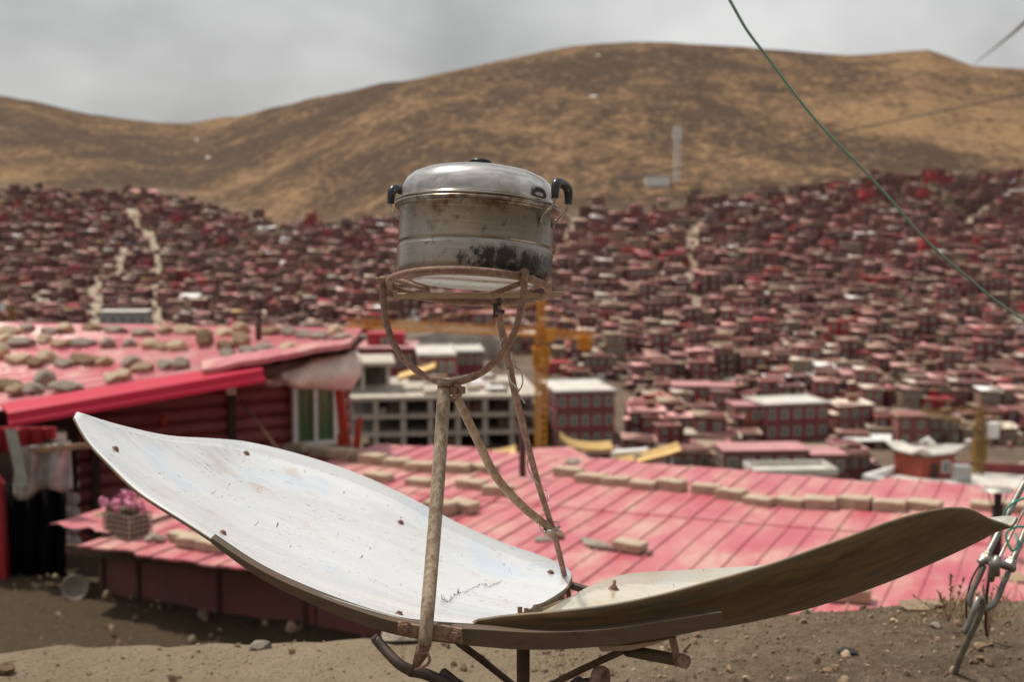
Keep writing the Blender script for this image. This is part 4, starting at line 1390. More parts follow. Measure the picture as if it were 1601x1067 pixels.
# flower crate
fp = on_roof(200, 838)
FC = empty('flower_crate', fp, 'dark slatted crate of pink flowers on the edge of the pink roof', 'planter', rot=(0, 0, -R(35)))
ORG.pop(FC)
W_, D_, H_ = 0.36, 0.26, 0.23
cr_ = MB()
for s in (-1, 1):
    for k in range(5):
        z = 0.02 + k * 0.05
        cr_.box((0, s * D_ / 2, z), (W_, 0.008, 0.018))
        cr_.box((s * W_ / 2, 0, z), (0.008, D_, 0.018))
    for k in range(7):
        cr_.box((-W_ / 2 + W_ * k / 6, s * (D_ / 2 + 0.006), H_ / 2), (0.012, 0.006, H_))
    for k in range(6):
        cr_.box((s * (W_ / 2 + 0.006), -D_ / 2 + D_ * k / 5, H_ / 2), (0.006, 0.012, H_))
lpart('crate', cr_, M['wicker'], FC)
lpart('soil', MB().box((0, 0, H_ * 0.42), (W_ - 0.02, D_ - 0.02, H_ * 0.8)), M['soil'], FC)
lpart('base_board', MB().box((0, 0, -0.028), (0.40, 0.30, 0.045)), M['wood'], FC)
lf = MB(); fl = random.Random(8)
for k in range(140):
    c = Vector((fl.uniform(-0.19, 0.16), fl.uniform(-0.12, 0.12), H_ + fl.uniform(-0.02, 0.07)))
    q = Quaternion((fl.random() - .5, fl.random() - .5, fl.random() - .5, fl.random())); q.normalize()
    s = fl.uniform(0.018, 0.034)
    lf.add([c + q @ Vector(v) * s for v in ((0, -1, 0), (0.6, 0, 0.15), (0, 1, 0), (-0.6, 0, 0.15))], [(0, 1, 2, 3)])
lpart('foliage', lf, M['leaf'], FC)
for (x, y, z, r) in ((-0.24, -0.06, 0.30, 0.05), (-0.17, 0.02, 0.31, 0.05), (-0.10, -0.04, 0.30, 0.045), (-0.06, 0.05, 0.36, 0.055), (-0.04, -0.10, 0.27, 0.045), (0.03, 0.0, 0.31, 0.055), (0.06, 0.08, 0.38, 0.05), (0.11, -0.05, 0.30, 0.045), (0.15, 0.04, 0.29, 0.045), (0.0, -0.11, 0.33, 0.04)):
    b = MB()
    for k in range(46):
        v = Vector((fl.gauss(0, 1), fl.gauss(0, 1), fl.gauss(0, 1))).normalized()
        c = Vector((x, y, z)) + v * r * fl.uniform(0.3, 1.3)
        q = Vector((0, 0, 1)).rotation_difference(v)
        s = r * 0.36
        a = fl.random() * 3
        b.add([c + q @ Vector((math.cos(a + t) * s, math.sin(a + t) * s, 0.2 * s * (t > 2))) for t in (0, 1.57, 3.14, 4.71)], [(0, 1, 2, 3)])
    lpart('blossom', b, M['petal'], FC)

# ------------------------------------------------------------------ stones on the log house roof
stones = []
far = [(18, 518, 'w'), (48, 512, ''), (78, 517, ''), (108, 514, ''), (148, 512, 'l'), (184, 515, 'l'), (222, 519, 'l'), (258, 516, ''), (290, 518, 'l'), (322, 520, ''), (352, 521, ''), (382, 516, 't'), (432, 518, 'l'), (455, 519, ''), (478, 524, ''), (500, 525, ''), (524, 521, 't'), (536, 527, '')]
second = [(10, 532, ''), (42, 536, 'l'), (72, 533, ''), (100, 538, 'l'), (132, 536, 'l'), (172, 538, ''), (205, 538, ''), (234, 540, ''), (258, 542, 'l'), (282, 543, ''), (324, 537, 't'), (352, 540, ''), (380, 537, 't'), (414, 546, ''), (450, 544, '')]
third = [(6, 556, 't'), (28, 562, 'l'), (56, 566, ''), (80, 562, 't'), (106, 568, ''), (136, 564, 'l'), (168, 568, ''), (212, 570, 't'), (228, 576, ''), (258, 572, ''), (286, 572, ''), (360, 556, ''), (388, 550, '')]
near = [(14, 603, 'l'), (32, 612, ''), (75, 600, 't'), (105, 606, 'l'), (175, 592, ''), (194, 589, ''), (52, 614, '')]
ords = ['first', 'second', 'third', 'fourth', 'fifth', 'sixth', 'seventh', 'eighth', 'ninth', 'tenth', 'eleventh', 'twelfth', 'thirteenth', 'fourteenth', 'fifteenth', 'sixteenth', 'seventeenth', 'eighteenth', 'nineteenth', 'twentieth'] + \
       ['twenty-' + w for w in ('first', 'second', 'third', 'fourth', 'fifth', 'sixth', 'seventh', 'eighth', 'ninth')] + ['thirtieth'] + ['thirty-' + w for w in ('first', 'second', 'third', 'fourth', 'fifth', 'sixth', 'seventh', 'eighth', 'ninth')] + ['fortieth'] + ['forty-' + w for w in ('first', 'second', 'third', 'fourth', 'fifth', 'sixth', 'seventh', 'eighth', 'ninth')]
rs = random.Random(21)
M['stone_pale'] = mat_simple('pale_stone', (0.56, 0.45, 0.32), (0.36, 0.26, 0.17), 6, 0.92, 0, 0.6, bd=0.03)
cols_ = (('stone_tan', 'tan'), ('stone_grey', 'grey'), ('stone_brown', 'brown'), ('stone_pale', 'pale tan'))
kk = 0
for rowname, lst in (('the far row', far), ('the second row', second), ('the middle row', third), ('the near row', near)):
    for n_, (px, py, kd) in enumerate(lst):
        kk += 1
        sx, sy, sz = rs.uniform(0.11, 0.155), rs.uniform(0.11, 0.15), rs.uniform(0.12, 0.165)
        look = 'squat'
        if kd == 'l': sx *= 1.55; look = 'long'
        if kd == 't': sz *= 1.45; look = 'upright'
        if kd == 'w': sx *= 1.9; look = 'wide'
        p, _, _ = solve_roof(px, py + 8)
        mt, cn = cols_[rs.randrange(4)]
        place_stone('roof_stone', Vector((p.x, p.y, p.z + sz * 0.55)), (sx, sy, sz), M[mt], '%s %s stone, %s from left in %s on the log house roof' % (look, cn, ords[n_], rowname), 'stone', 'stones weighing down the log house roof', kk, rs.uniform(-.5, .5), rs.uniform(-.15, .15))

# ------------------------------------------------------------------ steel anchor and green rope at the right
AN = empty('cable_anchor', at(1491, 1060, 3.72), 'galvanised steel cable anchor with shackle links driven into the dirt ledge', 'cable anchor')
def A3(*pts): return [at(*p) for p in pts]
part('anchor_rod', MB().tube(A3((1482, 1075, 3.70), (1491, 1057, 3.69), (1505, 1020, 3.66), (1519, 990, 3.64), (1531, 965, 3.62), (1537, 948, 3.61), (1535, 938, 3.60), (1529, 938, 3.59), (1524, 952, 3.58), (1516, 972, 3.58), (1507, 991, 3.58)), [0.0085, 0.0085, 0.0085, 0.0085, 0.0085, 0.008, 0.0078, 0.0078, 0.008, 0.0085, 0.0088], 12, 4), M['galv'], AN)
part('shackle', MB().tube(A3((1539, 884, 3.64), (1530, 905, 3.635), (1519, 928, 3.63), (1516, 942, 3.625), (1524, 951, 3.62), (1537, 953, 3.62), (1551, 948, 3.62), (1560, 935, 3.625), (1568, 915, 3.63), (1578, 892, 3.64)), 0.0078, 12, 4), M['galv'], AN)
cz = MB()
cz.tube(A3((1531, 882, 3.62), (1541, 876, 3.62), (1552, 880, 3.615), (1562, 882, 3.61), (1574, 886, 3.61), (1584, 890, 3.62)), 0.011, 12, 4)
for (x, y) in ((1542, 873), (1580, 882)):
    q = (at(x + 8, y - 18, 3.66) - at(x, y, 3.64)).normalized().to_track_quat('Z', 'Y').to_matrix().to_4x4()
    cz.lathe([(0, -0.012), (0.016, -0.012), (0.016, 0.004), (0.013, 0.009), (0.012, 0.014), (0, 0.014)], 6, Matrix.Translation(at(x, y, 3.63)) @ q, 0, False)
part('clamp', cz, M['galv'], AN)
sd2 = MB().tube(A3((1553, 880, 3.60), (1551, 895, 3.60), (1549, 908, 3.61)), [0.012, 0.011, 0.009], 12, 4).tube(A3((1560, 872, 3.6), (1556, 884, 3.59), (1559, 900, 3.6)), [0.010, 0.013, 0.008], 12, 4)
part('saddle', sd2, M['galv'], AN)
part('anchor_leg', MB().tube(A3((1541, 872, 3.65), (1553, 850, 3.68), (1575, 806, 3.74), (1612, 735, 3.84)), 0.0085, 12, 3), M['galv'], AN)
part('anchor_leg', MB().tube(A3((1581, 882, 3.65), (1592, 857, 3.68), (1606, 822, 3.73), (1640, 745, 3.84)), 0.0085, 12, 3), M['galv'], AN)
part('stay_cable', MB().tube(A3((1556, 888, 3.62), (1566, 866, 3.66), (1580, 838, 3.70), (1600, 800, 3.76), (1650, 705, 3.9)), 0.0042, 10, 3), M['wire'], AN)
part('tail_wire', MB().tube(A3((1536, 878, 3.64), (1520, 905, 3.64), (1512, 935, 3.65), (1511, 962, 3.68), (1516, 985, 3.7)), 0.003, 8, 4).tube(A3((1548, 895, 3.64), (1543, 930, 3.66), (1541, 975, 3.7), (1543, 995, 3.72)), 0.004, 8, 4), M['darkiron'], AN)
gr_ = MB().tube(A3((1640, 768, 3.75), (1612, 776, 3.72), (1590, 784, 3.70), (1577, 793, 3.69), (1571, 805, 3.69), (1573, 812, 3.69)), 0.0034, 8, 5)
gr_.tube(A3((1640, 838, 3.66), (1615, 828, 3.66), (1595, 824, 3.66), (1580, 828, 3.655), (1573, 836, 3.65), (1575, 848, 3.64), (1583, 862, 3.63), (1592, 852, 3.66), (1588, 835, 3.70)), 0.0034, 8, 5)
gr_.tube(A3((1573, 812, 3.69), (1578, 818, 3.68), (1580, 828, 3.655)), 0.0034, 8, 4)
solo('green_rope', gr_, M['green_rope'], 'bright green rope looped round the legs of the steel anchor', 'rope')

# dry weeds by the anchor
def weed(name, pxs_, mat, label):
    m = MB()
    wr_ = random.Random(len(pxs_) * 7 + int(pxs_[0][0]))
    for (bx, by, tx, ty, Y, heads) in pxs_:
        a, b = at(bx, by, Y), at(tx, ty, Y)
        mid_ = a.lerp(b, 0.5) + Vector((wr_.uniform(-.008, .008), 0, 0))
        m.tube([a, mid_, b], [0.0018, 0.0014, 0.0008], 5, 4)
        for h in range(heads):
            c = a.lerp(b, wr_.uniform(0.55, 1.0))
            d = Vector((wr_.uniform(-1, 1), wr_.uniform(-1, 1), wr_.uniform(0.2, 1.4))).normalized()
            m.tube([c, c + d * wr_.uniform(0.006, 0.016)], [0.0028, 0.0010], 5, 1)
    return solo(name, m, mat, label, 'weed')
weed('dry_weed', [(1484, 972, 1487, 898, 4.0, 26), (1484, 972, 1467, 926, 4.0, 8), (1484, 972, 1509, 900, 4.0, 10), (1484, 972, 1472, 935, 4.0, 5), (1484, 972, 1494, 940, 4.0, 6), (1484, 972, 1424, 930, 4.0, 2)], M['drygrass'], 'brown dry weed with seed heads left of the steel anchor')
weed('dry_weed', [(1545, 998, 1536, 908, 3.9, 10), (1545, 998, 1553, 915, 3.9, 6), (1545, 998, 1547, 940, 3.9, 3), (1545, 998, 1527, 930, 3.9, 4), (1545, 998, 1562, 920, 3.9, 5)], M['drygrass'], 'tangle of thin brown stalks behind the steel anchor shackle')
dg = MB(); dr = random.Random(12)
for k in range(900):
    px = dr.choice((dr.gauss(1555, 32), dr.gauss(1470, 25), dr.uniform(1000, 1600), dr.uniform(840, 900)))
    Y0 = dr.uniform(4.05, 4.38) if px > 1400 else dr.uniform(3.7, 4.3)
    x = (px - 800) / F * Y0
    b0 = Vector((x, Y0, ground_z(x, Y0)))
    h = dr.uniform(0.012, 0.05) * (1.3 if px > 1500 else 0.55)
    d = Vector((dr.uniform(-1, 1), dr.uniform(-.6, .6), dr.uniform(0.3, 1.2))) * h
    w_ = Vector((0.0012, 0, 0))
    dg.add([b0 - w_, b0 + w_, b0 + d * 0.6 + w_ * .7, b0 + d + Vector((d.x * .3, 0, -h * .25)), b0 + d * 0.6 - w_ * .7], [(0, 1, 2, 4), (4, 2, 3)])
solo('dry_grass', dg, M['straw'], 'short straw coloured grass blades along the ledge rim', 'grass', kind='stuff', org=Vector((0, 0, 0)))

# ------------------------------------------------------------------ overhead cables
def cable(name, pts, r, mat, label):
    return solo(name, MB().tube([at(*p) for p in pts], r, 8, 8), mat, label, 'cable')
cable('cable', [(1100, -70, 3.3), (1140, -2, 3.4), (1168, 47, 3.5), (1199, 88, 3.6), (1230, 130, 3.7), (1265, 175, 3.8), (1304, 219, 3.9), (1345, 260, 4.0), (1395, 315, 4.1), (1440, 368, 4.2), (1480, 406, 4.3), (1520, 440, 4.4), (1560, 473, 4.5), (1605, 503, 4.6), (1660, 538, 4.7)], 0.0036, M['green_cable'], 'kinked green cable slanting across the sky and hillside')
cable('cable', [(1720, -80, 24), (1603, 33, 36), (1570, 62, 56), (1540, 86, 110), (1517, 104, 420), (1509, 112, 980)], 0.055, M['grey_cable'], 'grey cable crossing the sky at the upper right corner')
cable('cable', [(1700, 115, 40), (1601, 146, 42), (1450, 178, 45), (1300, 209, 48), (1150, 243, 51), (1000, 276, 54), (880, 300, 57), (700, 330, 61), (500, 352, 66), (330, 366, 72), (200, 372, 78)], 0.022, M['dark_cable'], 'long dark power line sagging across the hillside behind the pot')
#TOWN
# ------------------------------------------------------------------ the town on the slope
def hill_hit(px, py, y0=120, y1=1500):
    d = ray(px, py)
    Y = y0
    while Y < y1:
        p = d * (Y / d.y)
        if hill_z(p.x, Y) >= p.z + EYE:
            break
        Y += 2
    p = d * (Y / d.y)
    return Vector((p.x, Y, hill_z(p.x, Y)))

WALLC = [((0.155, 0.042, 0.042), 'maroon', 6), ((0.115, 0.036, 0.034), 'dark brown-red', 4), ((0.19, 0.072, 0.062), 'dusty maroon', 4), ((0.34, 0.022, 0.035), 'crimson', 0.8), ((0.20, 0.13, 0.09), 'mud brown', 1.6)]
ROOFC = [((0.55, 0.29, 0.27), 'faded pink', 5.0), ((0.45, 0.145, 0.16), 'pink', 1.9), ((0.30, 0.22, 0.155), 'earth', 6.5), ((0.55, 0.47, 0.385), 'pale grey', 3.6), ((0.38, 0.22, 0.185), 'dusty rose', 5), ((0.12, 0.06, 0.055), 'dark', 2), ((0.36, 0.03, 0.05), 'bright red', 0.6), ((0.10, 0.21, 0.40), 'blue', 0.12), ((0.74, 0.73, 0.70), 'white', 0.9), ((0.42, 0.31, 0.09), 'ochre', 0.3)]
def pick(r, tab):
    t = sum(x[2] for x in tab) * r.random()
    for x in tab:
        t -= x[2]
        if t <= 0: return x
    return tab[-1]

def hut_geo(w, d, st, nw, pitch, rr, chim):
    """lists of local boxes: wall, roof, windows, door"""
    h = 2.7 * st + 0.1
    wall, roof, wins, extra = MB(), MB(), [], []
    wall.box((0, d / 2, h / 2 - 1.4), (w, d, h + 2.8))
    for s in range(1, st):
        wall.box((0, d / 2, s * 2.7 + 0.1), (w + 0.16, d + 0.16, 0.16))
    o = 0.26
    t = pitch
    lt_ = rr.uniform(-0.28, 0.28)
    wall.box((0, d / 2, h + 0.05), (w * 0.96, d * 0.94, 0.5 + abs(lt_)))
    p = [Vector((-w / 2 - o, -o, h - lt_)), Vector((w / 2 + o, -o, h + lt_)), Vector((w / 2 + o, d + o, h + t + lt_)), Vector((-w / 2 - o, d + o, h + t - lt_))]
    k = 0.05 + rr.random() * 0.16
    q = [v + Vector((rr.uniform(-.12, .12), rr.uniform(-.1, .1), 0.18)) for v in p]
    roof.hexa(p + q, 1)
    q2 = [v + Vector((0, 0, 0.005)) for v in q]
    roof.hexa(q2 + [v + Vector((v.x * 0.03, -0.06 if v.y < 1 else 0.05, 0.07)) for v in q2], 0)
    if rr.random() < 0.7:
        # lean-to at one side and a set-back box on the roof
        sd_ = rr.choice((-1, 1))
        aw, ad, ah = rr.uniform(1.0, 1.9), d * rr.uniform(0.45, 0.8), h * rr.uniform(0.5, 0.75)
        ax, ay = sd_ * (w / 2 + aw / 2 - 0.05), rr.uniform(0.25, 0.5) * d
        wall.box((ax, ay, ah / 2 - 1.4), (aw, ad, ah + 2.8))
        roof.box((ax + sd_ * 0.1, ay, ah + 0.1), (aw + 0.3, ad + 0.4, 0.2), Matrix.Rotation(sd_ * 0.12, 3, 'Y'), 0)
    if rr.random() < 0.4:
        bx0 = rr.uniform(-w / 4, w / 4)
        wall.box((bx0, d * 0.7, h + 0.7), (rr.uniform(1.2, 2.2), 1.6, 1.9))
        roof.box((bx0, d * 0.7, h + 1.72), (2.4, 2.0, 0.14), None, 1)
    for s in range(st):
        for i in range(nw):
            x = -w / 2 + w * (i + 0.5) / nw + rr.uniform(-.15, .15)
            ww, hh = rr.uniform(0.85, 1.15), rr.uniform(1.1, 1.5)
            zc = s * 2.7 + 1.45
            if s == 0 and i == nw // 2 and nw > 2:
                m = MB().box((x, -0.03, 0.95), (0.95, 0.06, 1.9), mi=1)
                extra.append(('door', m))
                continue
            m = MB()
            m.box((x, -0.035, zc), (ww + 0.24, 0.07, hh + 0.24), mi=0)
            m.box((x, -0.055, zc), (ww, 0.06, hh), mi=1)
            m.box((x, -0.075, zc), (0.07, 0.05, hh), mi=0)
            wins.append(m)
    if chim:
        x = rr.uniform(-w / 3, w / 3)
        extra.append(('stovepipe', MB().tube([Vector((x, d * .6, h)), Vector((x, d * .6, h + 1.3))], 0.09, 6, 1, mi=1)))
    return wall, roof, wins, extra

pr_ = random.Random(31)
PROTO = []
for (w, d, st, nw) in ((5.0, 4.5, 1, 2), (6.2, 4.8, 1, 3), (7.4, 5.0, 1, 3), (4.4, 4.4, 2, 2), (5.6, 5.0, 2, 2), (6.8, 5.2, 2, 3), (8.2, 5.0, 2, 4), (4.0, 4.0, 1, 2), (5.2, 4.4, 3, 2), (9.5, 5.2, 1, 4)):
    PROTO.append((w, d, st, nw, hut_geo(w, d, st, nw, pr_.uniform(-0.05, 0.35), pr_, pr_.random() < 0.4)))
PMESH = []
for (w, d, st, nw, g) in PROTO:
    wm = g[0].mesh('wall'); wm.materials.append(M['hutwall'])
    rmm = g[1].mesh('roof'); rmm.materials.append(M['hutroof']); rmm.materials.append(M['wood'])
    wms = []
    for m in g[2]:
        me = m.mesh('window'); me.materials.append(M['paneframe']); me.materials.append(M['pane']); wms.append(me)
    ex = []
    for nme, m in g[3]:
        me = m.mesh(nme); me.materials.append(M['darkwood']); me.materials.append(M['darkwood']); ex.append((nme, me))
    PMESH.append((wm, rmm, wms, ex))

EXC = [(455, 560, 870, 820), (858, 600, 1000, 708), (1046, 600, 1156, 650), (1140, 640, 1322, 722), (1330, 700, 1640, 810), (1302, 648, 1512, 680),
       (590, 505, 800, 572), (560, 520, 770, 602), (1168, 728, 1318, 775), (820, 704, 1080, 760), (1014, 270, 1075, 300), (130, 500, 240, 530)]
PATHS = [[(205, 328), (212, 345), (216, 360), (228, 372)], [(232, 365), (240, 400), (243, 425), (246, 450), (243, 475), (240, 500), (236, 516)], [(150, 435), (148, 470), (146, 500), (145, 520)],
         [(905, 345), (890, 370), (874, 395), (862, 415)], [(1098, 345), (1080, 385), (1078, 420), (1085, 440)], [(1085, 450), (1090, 480), (1095, 500)], [(192, 390), (190, 400), (184, 420), (178, 440)],
         [(1590, 300), (1540, 330), (1520, 350)]]
def near_path(px, py):
    for P in PATHS:
        for a, b in zip(P, P[1:]):
            ax, ay = a; bx, by = b
            L = (bx - ax) ** 2 + (by - ay) ** 2
            t = max(0, min(1, ((px - ax) * (bx - ax) + (py - ay) * (by - ay)) / L))
            if abs(px - ax - t * (bx - ax)) < 10 and abs(py - ay - t * (by - ay)) < 6:
                return True
    return False

hr = random.Random(77)
HUTS = []
q = 197.0
while q < 545:
    S0 = 1.0
    px = -260 + hr.uniform(0, 30)
    while px < 1880:
        S = interp(SCL, px)
        qq = q + hr.uniform(-2.4, 2.4)
        Y = qq * S
        near = max(0.0, min(1.0, (300 - q) / 100))
        pi = hr.choice((0, 1, 2, 3, 4, 5, 6, 9) if hr.random() < 0.15 + 0.55 * near else (0, 1, 3, 4, 7, 7, 8, 3, 4, 2))
        w, d, st, nw, g = PROTO[pi]
        sc0 = hr.uniform(0.58, 0.80) * (1 + 0.22 * near)
        w *= sc0
        wpx = w / Y * F
        cx = px + wpx / 2
        X = (cx - 800.5) / F * Y * (CP + 0.0) / CP
        z = hill_z(X, Y)
        sx_, sy_ = proj(Vector((X, Y, z)))
        gap = hr.choice((0.05, 0.1, 0.3, 0.6, 2.0)) / Y * F
        px += wpx + gap
        tb = interp(TOP, sx_) + 10 * fbm(sx_ * 0.5, 3.0, 0.06, 2) + 7
        if sy_ < tb or (sy_ < tb + 22 and hr.random() < 0.35) or hr.random() < 0.05:
            continue
        if any(a < sx_ < c and b < sy_ < e for (a, b, c, e) in EXC) or near_path(sx_, sy_ - 4):
            continue
        HUTS.append((w / Y * (1.0 + 0.3 * (st - 1)), X, Y, z, sx_, sy_, pi, R(hr.uniform(-11, 11)), pick(hr, WALLC), pick(hr, ROOFC), hr.uniform(0.72, 1.4), sc0))
    q += 3.7 + 0.6 * max(0.0, min(1.0, (300 - q) / 100))

for k in range(5000):
    q = 198 + 120 * hr.random() ** 1.3
    px = hr.uniform(868, 1660) if hr.random() < 0.8 else hr.uniform(-200, 868)
    Y = q * interp(SCL, px)
    pi = hr.choice((0, 1, 3, 4, 7, 7, 3, 5, 0))
    w, d, st, nw, g = PROTO[pi]
    sc0 = hr.uniform(0.6, 0.9)
    w *= sc0
    X = (px - 800.5) / F * Y
    z = hill_z(X, Y)
    sx_, sy_ = proj(Vector((X, Y, z)))
    if any(a < sx_ < c and b < sy_ < e for (a, b, c, e) in EXC) or near_path(sx_, sy_ - 4): continue
    if any(abs(h[2] - Y) < 3.4 and abs(h[1] - X) < (PROTO[h[6]][0] * h[11] + w) / 2 for h in HUTS): continue
    HUTS.append((w / Y * (1.0 + 0.3 * (st - 1)), X, Y, z, sx_, sy_, pi, R(hr.uniform(-14, 14)), pick(hr, WALLC), pick(hr, ROOFC), hr.uniform(0.72, 1.4), sc0))

def seen(sx_, sy_):
    if not (4 < sx_ < 1597): return False
    if sy_ > (512 if sx_ < 545 else 698 + 0.075 * (sx_ - 480)): return False
    if 610 < sx_ < 872 and 265 < sy_ < 470: return False
    return True
HUTS.sort(key=lambda h: -h[0])
cand = [h for h in HUTS if seen(h[4], h[5])]
NEARH = cand[:296]
ids = set(id(h) for h in NEARH)
LMK = [('the concrete frame', 690, 640), ('the orange crane mast', 846, 560), ('the three-storey maroon block', 930, 640), ('the white-roofed maroon block', 1250, 640), ('the temple terrace', 1440, 730),
       ('the concrete retaining wall', 690, 535), ('the pale gully', 242, 450), ('the long pale terrace wall', 1400, 660), ('the crimson corner house', 1100, 620), ('the yellow crane', 1532, 680)]
buckets = {}
for h in NEARH:
    best = None
    for (nme, lx, ly) in LMK:
        dx, dy = h[4] - lx, (h[5] - ly) * 1.6
        dd = math.hypot(dx, dy)
        if best is None or dd < best[0]:
            best = (dd, nme, dx, dy)
    dd, nme, dx, dy = best
    dr_ = ('right of' if dx > 0 else 'left of') if abs(dx) > abs(dy) else ('downhill of' if dy > 0 else 'uphill of')
    buckets.setdefault((nme, dr_), []).append((dd, h))
LABEL = {}
for (nme, dr_), lst in buckets.items():
    lst.sort(key=lambda x: x[0])
    for i, (dd, h) in enumerate(lst):
        st = PROTO[h[6]][2]
        LABEL[id(h)] = '%s %s hut with %s roof, %s %s %s' % (h[8][1], ('low', 'two-floor', 'three-floor')[st - 1], h[9][1], ords[i] if i < len(ords) else 'outermost', dr_, nme)

def tint(c, k):
    return (min(1, c[0] * k), min(1, c[1] * k), min(1, c[2] * k), 1)
for h in NEARH:
    _, X, Y, z, sx_, sy_, pi, yaw, wc_, rc_, k, sc_ = h
    wm, rmm, wms, ex = PMESH[pi]
    root = empty('hut', (X, Y, z), LABEL[id(h)], 'hut', 'maroon huts stacked up the town slope', (0, 0, yaw))
    root.scale = (sc_, sc_, sc_)
    ps_ = [('wall', wm, tint(wc_[0], k)), ('roof', rmm, tint(rc_[0], k))] + [('window', me, None) for me in wms] + [(a, b, None) for a, b in ex]
    for nme, me, c in ps_:
        o = bpy.data.objects.new(nme, me)
        COL.objects.link(o)
        o.parent = root
        if c: o.color = c

# the rest of the town, further up and smaller
fm = MB(); fcol = []
for h in HUTS:
    if id(h) in ids: continue
    _, X, Y, z, sx_, sy_, pi, yaw, wc_, rc_, k, sc_ = h
    g = PROTO[pi][4]
    Mx = Matrix.Translation((X, Y, z)) @ Matrix.Rotation(yaw, 4, 'Z') @ Matrix.Scale(sc_, 4)
    for (mb, cs) in [(g[0], [tint(wc_[0], k)]), (g[1], [tint(rc_[0], k), (0.27, 0.19, 0.13, 1)])] + [(m, [(0.38, 0.32, 0.27, 1), (0.06, 0.07, 0.065, 1)]) for m in g[2]]:
        fm.add([Mx @ v for v in mb.v], mb.f)
        fcol += [cs[min(len(cs) - 1, mi)] for mi in mb.m]
far_o = solo('far_huts', fm, M['hutfar'], 'mass of tiny maroon huts crowding the upper town slope', 'huts', kind='stuff', org=Vector((0, 0, 0)))
ca = far_o.data.attributes.new('tint', 'FLOAT_COLOR', 'FACE')
ca.data.foreach_set('color', [x for c in fcol for x in c])

# small stuff lying about between the huts
yc = MB(); ycol = []
yr = random.Random(55)
YC = [((0.30, 0.22, 0.15), 5), ((0.66, 0.64, 0.60), 2), ((0.16, 0.09, 0.06), 4), ((0.30, 0.04, 0.05), 2), ((0.45, 0.20, 0.20), 2), ((0.08, 0.14, 0.3), .3), ((0.45, 0.36, 0.27), 4)]
for h in HUTS:
    for k in range(3):
        X = h[1] + yr.uniform(-5, 5); Y = h[2] - yr.uniform(-1.0, 4.0)
        z = hill_z(X, Y)
        sz = (yr.uniform(0.4, 2.2), yr.uniform(0.3, 1.0), yr.uniform(0.3, 1.3))
        if yr.random() < 0.12: sz = (0.12, 0.12, yr.uniform(2.5, 5))
        yc.box((X, Y, z + sz[2] / 2), sz, Matrix.Rotation(yr.uniform(-1, 1), 3, 'Z'))
        c = pick(yr, [(a, '', w) for a, w in YC])[0]
        ycol += [(*c, 1)] * 6
yo = solo('yard_clutter', yc, M['hutfar'], 'woodpiles, sheets, poles and barrels scattered between the huts', 'clutter', kind='stuff', org=Vector((0, 0, 0)))
ya = yo.data.attributes.new('tint', 'FLOAT_COLOR', 'FACE')
ya.data.foreach_set('color', [x for c in ycol for x in c])

# pale tracks and gullies between the huts
M['track'] = mat_simple('pale_track', (0.40, 0.32, 0.24), (0.28, 0.215, 0.16), 0.3, 0.95)
for i, P in enumerate(PATHS):
    pts = catmull([hill_hit(x, y) for x, y in P], 8)
    tr = MB(); rws = []
    for j, p in enumerate(pts):
        a = pts[max(0, j - 1)]; b = pts[min(len(pts) - 1, j + 1)]
        d = (b - a); d.z = 0; d.normalize()
        s = Vector((d.y, -d.x, 0)) * ((2.2 if i > 2 else 3.0) + 1.0 * noise.noise(Vector((j * .5, i, 0))))
        row = []
        for t in (-1, -.33, .33, 1):
            v = p + s * t
            row.append(Vector((v.x, v.y, hill_z(v.x, v.y) + 0.35)))
        rws.append(row)
    tr.grid(rws)
    solo('path', tr, M['track'], None, None, kind='structure')

# ---- landmark buildings
def solid(name, col, rough=0.8):
    return mat_simple(name, col, tuple(c * 0.72 for c in col), 0.35, rough)
M['blockmaroon'] = solid('block_maroon_wall', (0.25, 0.05, 0.055))
M['blockred'] = solid('block_red_wall', (0.40, 0.035, 0.05))
M['blockorange'] = solid('block_orange_red_wall', (0.38, 0.075, 0.045))
M['roofwhite'] = solid('pale_flat_roof', (0.60, 0.56, 0.51))
M['roofpink'] = solid('dusty_pink_roof', (0.50, 0.24, 0.24))
M['rooftan'] = solid('tan_flat_roof', (0.40, 0.33, 0.26))
M['roofgrey'] = solid('grey_tiled_roof', (0.40, 0.38, 0.36))
M['cornice'] = solid('brown_cornice', (0.22, 0.11, 0.09))

